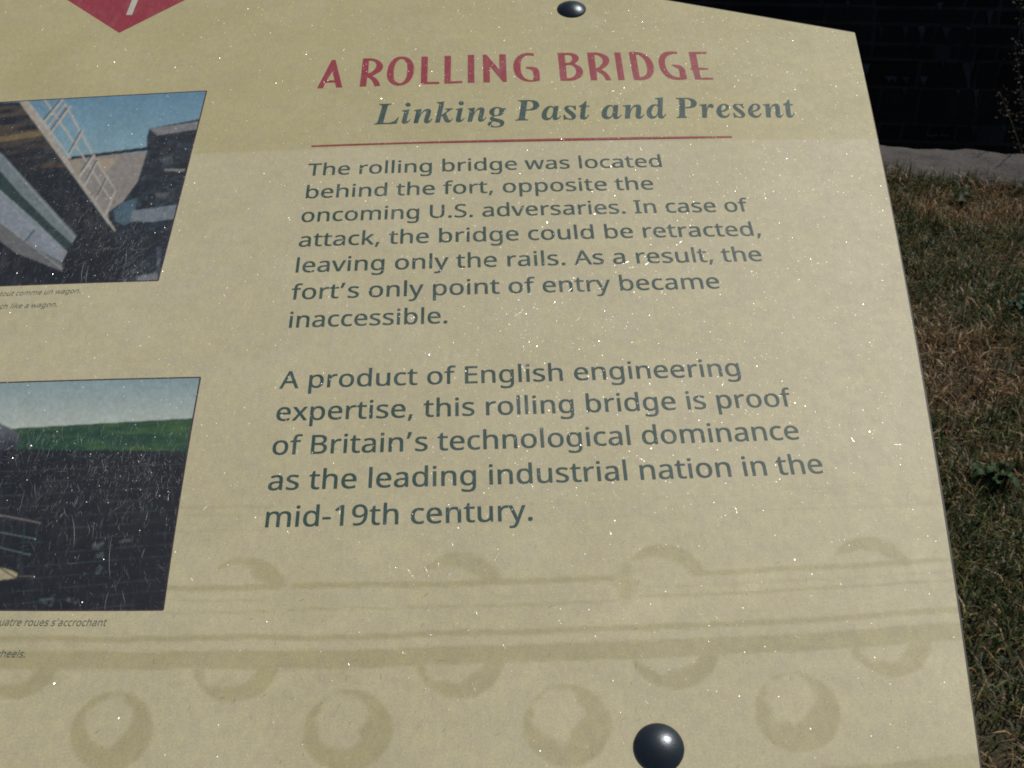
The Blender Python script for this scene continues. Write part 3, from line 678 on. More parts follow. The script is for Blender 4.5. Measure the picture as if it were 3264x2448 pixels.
def make_photo(top, right, bottom, fn, ox, oy, sc, label, nx, ny):
    # Coons patch between a left side out of the frame and the measured right side
    T_ = curve3(top, nx); Bo = curve3(bottom, nx); Ri = curve3(right, ny); Le = T_[0]+(Bo[0]-T_[0])*np.linspace(0, 1, ny)[:, None]
    s = np.linspace(0, 1, nx)[None, :, None]; v = np.linspace(0, 1, ny)[:, None, None]
    G_ = (1-v)*T_[None]+v*Bo[None]+(1-s)*Le[:, None]+s*Ri[:, None]-((1-s)*(1-v)*T_[0]+s*(1-v)*T_[-1]+(1-s)*v*Bo[0]+s*v*Bo[-1])
    acc = 0
    for ddx in (-.35, .35):
        for ddy in (-.35, .35):
            acc = acc+fn((G_[..., 0]+ddx*3-ox)*sc, (G_[..., 1]+ddy*3-oy)*sc)
    a_, b_ = G_[..., 0], G_[..., 1]
    tex = 1+.30*(fbm(a_*.11, b_*.11, 61, 4)-.5)+.16*(fbm(a_*.018+3, b_*.018, 62, 4)-.5)
    acc = acc/4; k_ = np.ones((3, 3))/9
    ac2 = acc.copy(); ac2[1:-1, 1:-1] = sum(acc[1+i:acc.shape[0]-1+i, 1+j:acc.shape[1]-1+j] for i in (-1, 0, 1) for j in (-1, 0, 1))/9
    acc = .6*acc+.4*ac2
    col_ = np.clip(acc*tex[..., None]*.98+.0015, 0, 1)
    P_ = loc3(at(G_[..., 0], G_[..., 1]), .00006)[::-1]
    obj('photo_print', grid_mesh('photo_print', P_, col_[::-1], smooth=False), m_photo, panel, SIGN, label=label)
    # thin dark keyline
    def strip(path, w_):
        path = at(path[:, 0], path[:, 1]); d = np.gradient(path, axis=0); d /= np.linalg.norm(d, axis=1)[:, None]; nn = np.stack([-d[:, 1], d[:, 0]], 1)*w_/2
        return np.stack([path-nn, path+nn], 0)
    Vv, Ff, o_ = [], [], 0
    for path in (T_, Ri, Bo):
        q_ = loc3(strip(path, .55), .00009); n_ = q_.shape[1]; Vv.append(q_.reshape(-1, 3)); i = np.arange(n_-1); Ff.append(np.stack([i, i+1, i+1+n_, i+n_], 1)+o_); o_ += 2*n_
    obj('photo_border', mesh_np('photo_border', np.concatenate(Vv), np.concatenate(Ff)), m_border, panel, SIGN)
make_photo([(-330, 346), (0, 326.3), (659, 290)], [(659, 290), (561.5, 673.3), (504.2, 894.3)], [(-330, 926), (0, 911.6), (504.2, 894.3)], photo_one, 0, 250, 2.37,
           'upper colour print of a white railing, steel beams and a stone wall under blue sky', 330, 230)
make_photo([(-330, 1232), (0, 1220), (639, 1203)], [(639, 1203), (566.8, 1626.3), (520.3, 1944)], [(-330, 1941), (0, 1944.5), (520.3, 1944)], photo_two, 0, 1150, 1.6586,
           'lower colour print of a green slope above a dark stone wall', 320, 270)

# ---- lettering
GL = json.loads(r'''{"S":{" ":[175],",":[180,[28,-87,47,-3,61,78,124,78,129,71,104,-8,71,-87]],"-":[216,[27,154,27,206,189,206,189,154]],".":[180,[89,-9,79,-8,69,-5,60,1,54,10,50,22,48,36,50,51,54,63,60,71,69,77,79,80,89,81,100,80,110,77,119,71,126,63,130,51,132,36,130,22,126,10,119,1,110,-5,100,-8]],"/":[250,[7,0,185,480,243,480,64,0]],"1":[384,[181,0,181,335,181,381,183,418,164,400,142,381,91,339,60,379,189,480,238,480,238,0]],"9":[384,[129,-7,98,-5,69,0,69,50,128,42,157,43,183,49,205,57,224,69,240,83,254,99,280,161,289,235,285,235,274,221,260,207,243,196,222,187,199,181,171,179,133,184,99,196,72,217,50,246,38,282,34,324,36,356,42,385,53,411,67,433,85,452,106,467,130,478,157,484,187,486,216,484,244,476,269,463,292,445,312,422,328,393,340,359,347,320,349,275,340,173,332,141,322,110,307,82,289,57,267,35,240,17,208,4,171,-4],[184,226,205,227,223,231,240,239,254,248,266,259,276,272,284,286,288,299,289,314,278,371,269,388,258,404,244,418,227,428,208,434,187,437,161,433,138,424,119,409,104,387,95,359,92,325,95,296,102,272,115,252,132,237,155,229]],"A":[429,[0,0,187,482,242,482,428,0,366,0,308,148,118,148,61,0],[138,202,290,202,236,347,230,367,221,396,214,419,203,378,193,347]],"B":[437,[65,0,65,480,202,480,257,477,303,468,338,453,364,431,379,400,384,361,382,334,374,311,361,290,343,274,320,262,293,255,293,251,348,234,363,224,376,212,386,197,394,180,399,160,400,136,395,96,380,63,356,36,322,16,282,4,234,0],[126,275,214,275,251,278,279,284,299,295,312,310,319,330,322,354,319,378,309,397,294,411,272,420,242,426,205,428,126,428],[126,51,222,51,261,54,290,62,311,76,325,94,333,116,336,141,333,165,324,185,310,202,288,215,257,222,218,225,126,225]],"E":[373,[65,0,65,480,333,480,333,426,126,426,126,277,321,277,321,224,126,224,126,53,333,53,333,0]],"I":[228,[27,0,27,35,83,48,83,431,27,445,27,480,200,480,200,445,144,431,144,48,200,35,200,0]],"S":[369,[166,-7,91,-1,34,16,34,74,94,54,169,46,201,48,228,55,249,66,265,82,274,101,277,123,276,138,272,151,267,163,258,173,247,183,232,192,164,222,126,238,96,256,72,276,54,300,44,329,40,364,42,388,49,410,60,429,74,446,92,460,114,471,138,480,165,485,193,486,266,479,326,459,307,408,253,426,192,433,165,431,142,425,124,414,112,400,104,383,101,363,103,348,106,335,111,323,120,313,131,303,144,294,206,267,278,233,296,221,310,207,322,191,330,173,335,152,337,128,332,89,317,56,291,29,256,9,215,-3]],"T":[373,[156,0,156,426,7,426,7,480,366,480,366,426,217,426,217,0]],"U":[491,[243,-7,188,-1,143,15,107,42,81,78,66,121,60,171,60,480,121,480,121,169,124,133,135,102,152,78,176,60,208,49,246,46,286,50,317,61,341,80,357,106,367,135,370,169,370,480,430,480,430,169,428,137,421,107,410,80,394,55,373,34,348,16,318,4,283,-4]],"a":[377,[144,-7,114,-4,86,5,63,19,45,40,34,67,31,100,36,133,50,161,73,183,106,200,150,210,203,215,265,217,265,238,262,265,256,286,245,301,230,311,212,316,190,318,136,310,89,291,71,335,126,357,193,366,233,363,266,353,291,337,308,314,319,283,322,245,322,0,279,0,268,51,265,51,249,33,233,19,216,7,196,0,173,-5],[158,41,187,44,212,52,234,66,251,86,261,112,264,144,264,176,211,174,171,170,140,163,118,152,103,138,95,121,92,99,94,81,100,66,110,55,124,47,140,43]],"b":[413,[228,-7,201,-5,178,0,158,9,142,20,128,32,116,46,111,46,99,0,57,0,57,510,116,510,116,386,115,344,113,312,116,312,128,327,142,339,158,351,178,359,201,364,228,366,269,361,305,345,335,319,358,283,372,237,376,180,372,123,358,77,335,40,305,14,269,-1],[219,42,248,46,273,58,291,78,304,105,312,139,315,181,304,256,272,302,218,317,183,313,157,302,138,284,126,258,119,224,116,182,116,179,119,138,126,105,138,78,157,58,184,46]],"c":[322,[201,-7,171,-5,143,2,117,13,93,28,74,48,58,73,46,103,39,138,37,178,39,220,47,256,59,286,76,311,96,332,119,347,146,358,174,365,206,367,259,361,300,347,282,298,244,310,204,315,145,300,110,254,98,179,101,139,110,105,124,79,144,60,170,48,201,44,253,50,294,65,294,13,254,-2]],"d":[413,[185,-7,143,-2,107,14,77,40,55,76,41,123,37,179,41,236,55,283,78,319,108,346,144,361,185,367,211,365,234,360,254,351,297,314,301,314,299,339,297,367,297,510,356,510,356,0,308,0,300,48,297,48,285,34,271,21,254,9,234,0,211,-5],[194,42,228,46,255,56,274,74,287,98,295,129,298,168,298,179,295,220,288,254,275,282,256,302,229,314,193,318,164,313,140,301,122,280,109,252,101,218,98,178,101,138,109,105,122,78,141,58,165,46]],"e":[379,[210,-7,177,-4,147,3,120,14,96,30,75,51,59,76,47,106,39,140,37,177,39,215,46,249,57,279,72,305,90,326,112,344,138,357,166,364,196,367,226,364,252,358,276,347,296,331,313,312,327,290,337,264,343,235,345,204,345,169,98,169,102,131,113,100,129,76,152,58,180,47,213,44,274,50,328,69,328,17,274,-1],[99,216,283,216,280,244,273,269,262,290,245,306,223,315,195,318,169,315,147,306,129,291,114,271,105,245]],"f":[231,[73,0,73,314,10,314,10,342,73,362,73,383,77,425,87,458,104,483,127,500,156,510,190,514,229,510,260,502,244,455,220,462,191,465,173,463,158,457,147,446,139,430,134,409,132,383,132,360,223,360,223,314,132,314,132,0]],"g":[413,[195,-161,145,-159,102,-151,65,-138,65,-84,103,-100,148,-109,198,-112,227,-109,251,-100,271,-85,286,-65,295,-40,298,-11,298,3,298,27,300,48,297,48,268,17,231,-1,185,-7,142,-1,106,15,76,42,54,79,41,125,37,179,41,233,54,278,76,316,106,344,142,361,185,367,208,365,229,361,249,353,267,343,283,329,298,312,301,312,309,360,356,360,356,-6,352,-53,338,-92,317,-122,286,-144,245,-157],[194,42,227,45,253,55,273,71,287,94,295,126,298,165,298,179,295,224,287,259,273,285,252,303,226,313,193,317,165,313,142,301,123,281,109,254,101,220,98,179,101,138,109,104,123,77,141,57,165,46]],"h":[415,[57,0,57,510,116,510,116,361,113,310,117,310,130,327,146,341,164,352,185,360,206,364,229,366,269,363,302,352,328,335,346,310,357,276,361,234,361,0,302,0,302,230,293,278,266,307,222,317,186,313,158,302,139,283,126,257,119,225,116,186,116,0]],"i":[173,[87,420,78,421,70,424,62,429,57,436,54,446,52,457,54,469,57,479,62,486,70,491,78,494,87,495,96,494,104,491,111,486,117,479,120,469,122,457,120,446,117,436,111,429,104,424,96,421],[57,0,57,360,116,360,116,0]],"k":[359,[57,0,57,510,116,510,116,244,115,216,113,185,116,185,128,201,144,221,158,238,273,360,343,360,197,206,353,0,281,0,156,168,116,132,116,0]],"l":[173,[57,0,57,510,116,510,116,0]],"m":[628,[57,0,57,360,105,360,113,311,117,311,129,328,144,342,162,353,182,361,202,365,223,367,273,360,310,340,333,306,336,306,350,325,366,340,386,352,407,360,429,365,452,367,489,363,520,353,543,335,560,310,570,277,574,234,574,0,515,0,515,232,507,279,483,308,442,317,410,314,385,304,367,287,355,264,347,234,345,199,345,0,286,0,286,232,278,279,253,308,212,317,180,313,155,302,137,283,125,258,118,226,116,187,116,0]],"n":[415,[57,0,57,360,105,360,113,311,117,311,130,328,146,342,165,353,186,361,208,365,230,367,270,363,302,353,328,335,346,310,357,277,361,234,361,0,302,0,302,230,293,278,266,307,222,317,186,313,158,302,139,283,126,258,119,226,116,187,116,0]],"o":[406,[202,-7,172,-4,143,3,117,15,94,32,75,53,58,79,46,109,39,143,37,181,42,236,57,282,82,318,116,345,156,361,204,367,236,364,264,357,290,345,314,328,333,307,349,282,361,252,368,218,370,181,365,126,350,79,325,42,291,15,250,-1],[203,42,237,46,263,59,283,80,298,107,306,141,309,181,306,220,298,253,283,281,263,301,236,313,203,317,169,313,143,301,123,281,109,253,101,220,98,181,101,141,109,107,123,80,143,59,170,46]],"p":[413,[57,-161,57,360,105,360,113,311,116,311,128,326,142,339,158,351,178,360,201,365,228,367,270,362,305,346,335,320,358,284,372,238,376,181,372,124,358,78,335,41,305,14,269,-1,228,-7,202,-5,179,0,159,9,116,46,112,46,115,17,116,-13,116,-161],[219,42,240,44,258,50,273,60,286,74,296,90,305,110,315,181,312,220,304,253,291,280,272,301,248,313,218,317,185,314,159,303,140,286,127,262,119,231,116,192,116,181,119,140,126,106,138,78,157,58,184,46]],"q":[413,[297,-161,297,-7,298,21,300,48,296,48,285,34,270,21,254,9,234,0,210,-5,183,-7,143,-2,107,14,78,40,55,76,41,123,37,179,42,236,55,283,78,319,108,346,144,361,185,367,212,365,235,360,255,351,271,339,286,326,298,311,300,311,309,360,356,360,356,-161],[195,42,228,46,255,56,274,73,287,97,295,128,298,167,298,179,295,221,287,255,275,282,256,302,228,314,193,318,164,313,140,301,122,280,108,252,101,218,98,178,101,139,109,105,122,78,141,58,165,46]],"r":[277,[57,0,57,360,105,360,112,294,115,294,128,313,143,330,160,345,179,357,201,364,225,367,247,366,267,363,260,308,241,312,221,313,203,311,186,306,169,298,154,286,141,272,131,256,123,236,118,215,116,192,116,0]],"s":[322,[148,-7,83,-1,35,16,35,70,87,50,149,41,176,43,198,47,214,55,225,66,232,79,234,94,227,118,200,140,146,164,86,191,71,200,58,211,48,223,40,237,36,253,34,271,38,299,51,323,72,342,99,356,132,364,169,367,231,360,284,343,264,296,216,312,165,318,143,317,124,313,110,307,99,298,93,287,91,275,92,265,95,257,99,249,129,229,183,206,242,180,257,170,269,159,279,147,286,133,290,118,291,99,287,67,274,41,253,20,224,5,189,-4]],"t":[242,[167,-7,115,3,100,11,87,22,77,37,68,55,63,78,62,105,62,314,11,314,11,343,62,366,86,443,121,443,121,360,225,360,225,314,121,314,121,106,123,86,128,70,137,57,148,49,162,43,177,42,205,44,228,49,228,4,201,-4]],"u":[415,[184,-7,144,-3,111,7,86,25,68,49,57,83,53,124,53,360,113,360,113,128,122,81,148,52,193,42,229,46,256,57,276,76,289,102,296,134,299,173,299,360,358,360,358,0,310,0,301,48,298,48,285,31,269,17,250,6,229,-1,207,-5]],"v":[341,[136,0,0,360,63,360,140,148,151,115,162,80,169,52,171,52,179,81,190,116,201,148,278,360,341,360,204,0]],"w":[528,[106,1,7,361,69,361,118,169,132,110,142,61,144,61,151,89,159,125,169,158,232,361,297,361,359,158,373,108,383,62,385,62,395,108,410,169,460,361,520,361,420,1,351,1,289,203,274,258,265,299,262,299,253,258,238,203,173,1]],"x":[355,[12,0,142,184,18,360,85,360,178,224,270,360,336,360,212,184,343,0,276,0,178,144,79,0]],"y":[343,[56,-161,28,-160,7,-156,7,-109,25,-111,47,-113,66,-111,83,-105,97,-95,108,-82,118,-67,127,-49,146,-1,1,360,64,360,142,155,160,104,172,57,175,57,187,101,206,156,279,360,343,360,187,-50,174,-81,157,-108,139,-131,116,-148,89,-158]],"’":[403,[64,0,64,480,339,480,339,0],[98,34,306,34,306,445,98,445]]},"B":{"L":[425,[-34,0,-34,15,0,20,9,25,16,32,22,41,39,85,115,369,120,401,119,411,115,420,109,426,100,430,88,433,73,435,73,451,283,451,283,435,248,429,240,424,233,417,227,408,211,365,136,83,128,42,130,35,134,30,142,28,161,25,188,24,230,26,266,35,298,50,326,71,350,99,371,134,393,134,351,0]],"i":[194,[132,371,120,373,109,377,100,384,93,393,89,404,87,416,89,428,93,438,100,447,109,454,120,459,132,460,143,459,154,454,163,447,170,438,175,428,176,416,175,404,170,393,163,384,154,377,143,373],[49,-8,35,-7,23,-2,13,5,6,15,2,27,1,41,4,64,10,87,44,211,51,237,53,254,50,264,41,271,26,273,19,273,19,289,89,299,150,310,89,85,84,55,85,48,89,44,95,42,107,48,123,64,142,90,155,81,121,31,85,2]],"n":[357,[213,-9,188,-4,173,13,168,41,175,84,197,153,220,222,226,246,224,254,220,259,213,261,189,253,163,229,136,190,97,107,66,0,-14,0,42,211,50,240,52,254,49,264,39,271,24,273,18,273,17,289,151,310,116,193,141,230,164,259,187,281,209,297,232,306,256,310,284,304,301,287,306,259,301,226,285,170,248,57,250,49,254,45,260,43,266,44,273,48,279,55,304,90,319,80,266,13,249,1,231,-7]],"k":[323,[204,-9,184,-6,167,3,154,19,142,46,131,88,120,144,96,126,63,0,-19,0,82,374,88,399,90,411,89,419,87,424,83,428,58,433,48,433,48,451,110,457,187,470,106,165,158,206,191,234,203,247,210,258,213,267,212,274,210,278,206,281,181,286,181,304,318,304,318,286,300,282,284,276,253,254,189,201,201,128,212,79,220,58,230,46,240,42,253,46,265,60,277,83,292,76,264,29,235,0]],"g":[298,[77,-139,39,-137,8,-130,-18,-119,-36,-104,-47,-86,-51,-66,-49,-51,-42,-37,-31,-25,33,5,13,20,1,35,-3,51,-1,62,4,73,12,83,57,114,20,147,14,159,10,173,9,189,11,210,17,230,28,248,42,266,59,280,79,293,101,302,125,308,149,310,183,306,215,295,244,277,302,277,299,248,261,248,263,237,264,225,262,203,255,182,244,164,229,147,212,132,191,120,169,111,144,106,118,104,83,106,74,99,68,91,66,84,69,76,78,69,93,63,135,50,182,32,216,9,225,-5,231,-20,233,-36,231,-56,224,-73,213,-90,198,-104,179,-116,158,-126,133,-133,106,-138],[116,125,128,127,139,133,149,142,175,188,185,246,181,269,172,283,156,287,144,285,133,279,122,269,96,222,86,164,89,142,99,129],[85,-117,107,-115,126,-110,141,-102,153,-91,160,-79,162,-66,159,-53,151,-41,138,-32,60,-4,31,-21,13,-40,7,-62,10,-77,17,-90,30,-101,46,-110,64,-115]],"P":[409,[-34,0,-34,15,0,20,9,25,16,32,22,41,39,85,115,369,119,387,120,404,119,413,115,420,109,426,73,435,73,451,259,451,343,439,393,404,410,346,407,322,399,299,386,278,369,259,348,243,323,231,291,222,248,217,195,215,171,215,136,82,130,47,131,37,135,30,141,24,177,15,177,0],[199,238,233,241,261,252,283,271,299,296,308,326,312,363,305,399,285,421,252,428,242,427,235,425,230,421,218,392,178,239,189,238]],"a":[336,[53,-9,33,-6,16,1,1,14,-10,30,-17,50,-19,73,-5,147,32,220,84,276,112,295,139,306,165,310,189,305,205,290,214,265,225,303,297,303,241,108,232,74,228,56,229,47,233,42,238,40,251,46,267,61,285,87,300,78,265,30,231,1,197,-9,174,-4,160,10,155,34,157,52,162,75,145,49,128,28,111,12,93,1,74,-6],[93,41,103,43,113,48,124,56,152,95,176,147,192,202,198,248,195,266,186,277,172,281,162,279,151,273,141,264,109,219,83,159,70,115,65,81,68,59,77,45]],"s":[253,[91,-9,28,5,15,7,6,6,-1,1,-7,-7,-24,-4,-7,109,13,105,23,55,46,24,81,14,103,18,115,31,120,52,114,77,95,106,69,138,39,185,28,228,31,250,39,269,53,286,71,299,92,306,116,309,179,298,186,296,192,295,201,296,207,300,212,307,230,307,215,205,197,207,184,252,163,279,134,288,124,287,115,284,107,278,101,271,98,264,97,255,100,240,109,222,124,202,146,176,165,149,183,116,190,82,189,65,184,50,177,36,168,23,156,12,142,3,126,-4,109,-8]],"t":[185,[30,-9,5,-4,-10,12,-15,39,-14,52,-11,70,45,273,13,273,13,297,58,319,98,353,134,398,162,398,134,300,187,300,179,273,126,273,77,103,70,77,67,56,68,48,72,43,77,41,90,47,107,65,128,95,144,85,88,14,70,1,50,-7]],"d":[334,[55,-9,35,-7,17,1,3,14,-7,32,-13,55,-15,82,-4,148,29,215,78,272,107,293,135,305,164,310,182,308,198,303,213,294,238,381,242,399,243,412,242,419,239,425,234,428,205,433,205,451,271,459,343,470,237,83,232,60,230,48,231,44,233,42,238,41,243,42,249,46,255,52,281,89,297,78,246,13,231,0,215,-7,198,-9,175,-4,162,10,157,35,164,76,113,12,95,0,76,-7],[96,42,106,43,117,49,127,58,156,99,180,153,196,208,201,249,199,268,191,280,177,283,169,282,159,277,149,269,120,231,93,181,74,126,66,79,67,68,70,59,75,51,81,46,88,43]],"r":[261,[-14,0,42,211,50,240,52,254,49,264,39,271,24,273,18,273,17,289,151,310,114,189,144,243,171,280,197,302,222,310,243,305,255,290,259,265,258,251,255,240,249,230,241,223,232,219,220,218,208,220,196,227,186,238,180,241,165,234,148,212,127,175,95,97,66,0]],"e":[269,[87,-9,60,-6,36,3,16,19,1,40,-8,67,-11,98,-9,122,-3,147,6,172,49,240,109,290,131,301,154,307,176,310,197,308,215,302,230,293,241,280,247,265,249,248,244,222,230,197,207,174,173,153,131,136,79,124,75,88,76,73,80,60,87,50,96,42,108,37,122,36,147,42,171,62,195,95,214,83,179,32,136,1],[84,146,140,171,156,184,169,197,179,212,187,228,192,244,193,260,193,268,191,275,187,280,182,284,177,287,171,287,156,283,141,272,126,252,110,224,96,189]]," ":[270]}}''')
m_ink = print_mat('green_ink', (.024, .068, .060), mottle=.5, flakes=1.1)
m_red = print_mat('red_ink', (.30, .030, .048), mottle=.5)
m_white = print_mat('white_ink', (.52, .50, .42), mottle=.4)
m_cap = print_mat('grey_green_ink', (.085, .115, .09), mottle=.5)
ADV = {'\u2019': 150}
def layout(text, font, track=0, shear=0.):
    x = 0; loops = []
    for ch in text:
        if ch == "'": ch = '\u2019'
        g = GL[font][',' if ch == '\u2019' else ch]
        pts_all = [np.array(l, float).reshape(-1, 2) for l in g[1:]]
        off_ = x
        if ch == '\u2019': pts_all = [p+np.array([0, 410.]) for p in pts_all]
        for p in pts_all: loops.append(np.stack([p[:, 0]+off_+shear*p[:, 1], p[:, 1]], 1))
        x += g[0]+track
    return loops
def fill(name, loops, mat, z=.00010, bold=0., parent=None, fn=None, **props):
    """loops in artwork units -> one flat mesh of ink"""
    cu = bpy.data.curves.new('ink', 'CURVE'); cu.dimensions = '2D'; cu.fill_mode = 'BOTH'; cu.offset = bold
    for p in loops:
        s = cu.splines.new('POLY'); s.points.add(len(p)-1)
        s.points.foreach_set('co', np.concatenate([p, np.zeros((len(p), 1)), np.ones((len(p), 1))], 1).astype(np.float32).ravel()); s.use_cyclic_u = True
    tmp = bpy.data.objects.new('ink', cu); COL.objects.link(tmp)
    bpy.context.view_layer.update()
    me = bpy.data.meshes.new_from_object(tmp.evaluated_get(bpy.context.evaluated_depsgraph_get()))
    bpy.data.objects.remove(tmp); bpy.data.curves.remove(cu)
    V = np.zeros(len(me.vertices)*3, np.float32); me.vertices.foreach_get('co', V); V = V.reshape(-1, 3)
    mm = printed(V[:, 0], V[:, 1]) if fn is None else fn(V[:, 0], V[:, 1])
    me.vertices.foreach_set('co', loc3(mm, z).astype(np.float32).ravel()); me.update(); me.name = name
    # faces must look up
    if len(me.polygons) and sum(p.normal.z*p.area for p in me.polygons) < 0: me.flip_normals()
    return obj(name, me, mat, parent or panel, SIGN, **props)
def line(name, text, x0, x1, base, ys, mat, font='S', shear=0., track=0, bold=0.):
    lo = layout(text, font, track, shear); a = min(p[:, 0].min() for p in lo); b = max(p[:, 0].max() for p in lo)
    k = (x1-x0)/(b-a)
    lo = [np.stack([x0+(p[:, 0]-a)*k, base-p[:, 1]*ys/1000], 1) for p in lo]
    o = fill(name, lo, mat)
    if bold:      # ink spread: the strokes are a little wider than the outline
        e = fill(name, [p+np.array([bold, 0]) for p in lo], mat, z=.000108)
        bm = bmesh.new(); bm.from_mesh(o.data); bm.from_mesh(e.data); bm.to_mesh(o.data); bm.free()
        me = e.data; bpy.data.objects.remove(e); bpy.data.meshes.remove(me)
    return o
Y0, Y8 = -2.9191/.36181513, -.01987/.36181513
T1 = ["The rolling bridge was located", "behind the fort, opposite the", "oncoming U.S. adversaries. In case of", "attack, the bridge could be retracted,",
      "leaving only the rails. As a result, the", "fort's only point of entry became", "inaccessible."]
X1 = [(-5.712, 4.682), (-5.67, 4.321), (-5.711, 6.938), (-5.691, 7.096), (-5.679, 6.947), (-5.716, 5.616), (-5.675, -1.597)]
T2 = ["A product of English engineering", "expertise, this rolling bridge is proof", "of Britain's technological dominance", "as the leading industrial nation in the", "mid-19th century."]
X2 = [(-5.728, 5.663), (-5.713, 6.814), (-5.71, 6.775), (-5.711, 7.159), (-5.676, .31)]
for i, (s_, x_) in enumerate(zip(T1, X1)): line('text_line', s_, x_[0], x_[1], Y0+i, 1.14, m_ink, track=4, bold=.016)
for i, (s_, x_) in enumerate(zip(T2, X2)): line('text_line', s_, x_[0], x_[1], Y8+i, 1.14, m_ink, track=4, bold=.016)
for s_, x0, x1 in (("Linking", -3.86, .2), ("Past", .47, 2.80), ("and", 3.14, 5.16), ("Present", 5.44, 9.26)):
    line('subtitle_word', s_, x0, x1, -10.40, 2.28, m_ink, 'B', -.10, 14)
line('caption_line', "tout comme un wagon.", -13.89, -11.56, -3.60, .36, m_cap, shear=.2)
line('caption_line', "ch like a wagon.", -13.758, -12.11, -3.12, .36, m_cap, shear=.2)
line('caption_line', "quatre roues s'accrochant", -11.52, -8.92, 6.38, .36, m_cap, shear=.2)
line('caption_line', "wheels.", -11.35, -10.63, 7.14, .36, m_cap, shear=.2)

# title letters, drawn from their own outlines (picture units)
def Z(o, s, pts): return [(o[0]+x/s, o[1]+y/s) for x, y in pts]
z1, z2, z3, z4 = ((1000, 150), 6.506), ((1330, 150), 5.395), ((1760, 140), 8.508), ((1990, 140), 7.373)
TL = [
 ('A', z1, [[(70,855),(375,270),(455,270),(595,838),(468,838),(440,735),(238,740),(195,855)], [(270,695),(390,505),(432,690)]]),
 ('R', z1, [[(955,822),(1025,240),(1120,237),(1220,240),(1310,262),(1390,310),(1432,370),(1435,430),(1395,495),(1310,550),(1215,600),(1290,650),(1350,720),(1378,805),(1258,815),(1230,730),(1180,665),(1112,625),(1085,820)], [(1145,285),(1230,290),(1285,325),(1303,375),(1270,455),(1200,520),(1130,550)]]),
 ('O', z1, [[(1520,600),(1530,480),(1570,360),(1640,270),(1730,215),(1830,200),(1930,215),(2010,265),(2060,340),(2080,440),(2065,570),(2010,680),(1920,760),(1810,798),(1700,795),(1610,755),(1550,690)], [(1660,600),(1665,480),(1690,370),(1740,290),(1810,245),(1880,262),(1930,340),(1945,450),(1935,570),(1895,680),(1830,740),(1770,750),(1710,720),(1670,670)]]),
 ('L', z2, [[(60,640),(75,165),(185,165),(172,602),(380,600),(380,635)]]),
 ('L', z2, [[(468,628),(470,152),(583,152),(572,590),(775,585),(775,618),(570,627)]]),
 ('I', z2, [[(870,615),(870,138),(980,135),(985,615)]]),
 ('N', z2, [[(1140,608),(1127,135),(1190,132),(1415,392),(1410,127),(1525,127),(1540,600),(1478,602),(1250,330),(1250,608)]]),
 ('G', z2, [[(2005,112),(2005,150),(1900,145),(1830,170),(1790,230),(1778,310),(1780,400),(1805,475),(1860,540),(1930,568),(1998,565),(2000,480),(1985,420),(1945,385),(1875,372),(1872,342),(1980,342),(2060,365),(2095,410),(2105,480),(2108,578),(2040,590),(1930,597),(1830,578),(1750,535),(1690,470),(1660,390),(1655,300),(1680,220),(1740,155),(1820,115),(1920,103)]]),
 ('B', z3, [[(230,1000),(205,800),(180,520),(145,248),(300,245),(430,245),(560,258),(660,300),(720,360),(718,430),(670,490),(600,540),(700,580),(790,650),(835,740),(830,830),(780,900),(700,950),(600,985),(440,1000)], [(340,310),(400,300),(480,310),(535,350),(545,410),(520,470),(470,510),(360,518)], [(370,590),(440,570),(530,580),(610,640),(650,720),(645,800),(600,870),(530,915),(405,940)]]),
 ('R', z3, [[(1050,985),(945,238),(1100,235),(1230,240),(1370,275),(1480,330),(1545,410),(1545,500),(1490,590),(1410,650),(1330,690),(1440,760),(1540,860),(1605,985),(1460,990),(1420,900),(1350,820),(1205,735),(1225,985)], [(1140,300),(1230,305),(1320,360),(1370,430),(1365,510),(1310,590),(1240,650),(1185,655)]]),
 ('I', z3, [[(1800,980),(1685,235),(1850,235),(1970,975)]]),
 ('D', z4, [[(225,840),(160,500),(108,195),(250,190),(400,215),(520,275),(610,360),(670,460),(695,580),(680,690),(620,780),(530,830),(400,850),(300,848)], [(270,250),(340,265),(410,310),(480,390),(520,490),(540,590),(530,680),(480,750),(400,780),(362,775)]]),
 ('G', z4, [[(1240,185),(1240,235),(1130,240),(1030,275),(970,340),(955,430),(975,540),(1030,650),(1110,730),(1210,775),(1310,790),(1300,680),(1280,590),(1210,555),(1110,510),(1115,490),(1210,490),(1320,510),(1400,570),(1440,660),(1475,820),(1400,840),(1280,845),(1150,835),(1030,790),(930,710),(850,590),(808,450),(815,340),(870,250),(960,195),(1080,180)]]),
 ('E', z4, [[(1670,835),(1605,605),(1560,602),(1545,580),(1590,575),(1510,190),(1930,188),(1930,235),(1685,238),(1745,562),(1970,570),(1970,605),(1755,608),(1800,795),(2090,795),(2095,840)]])]
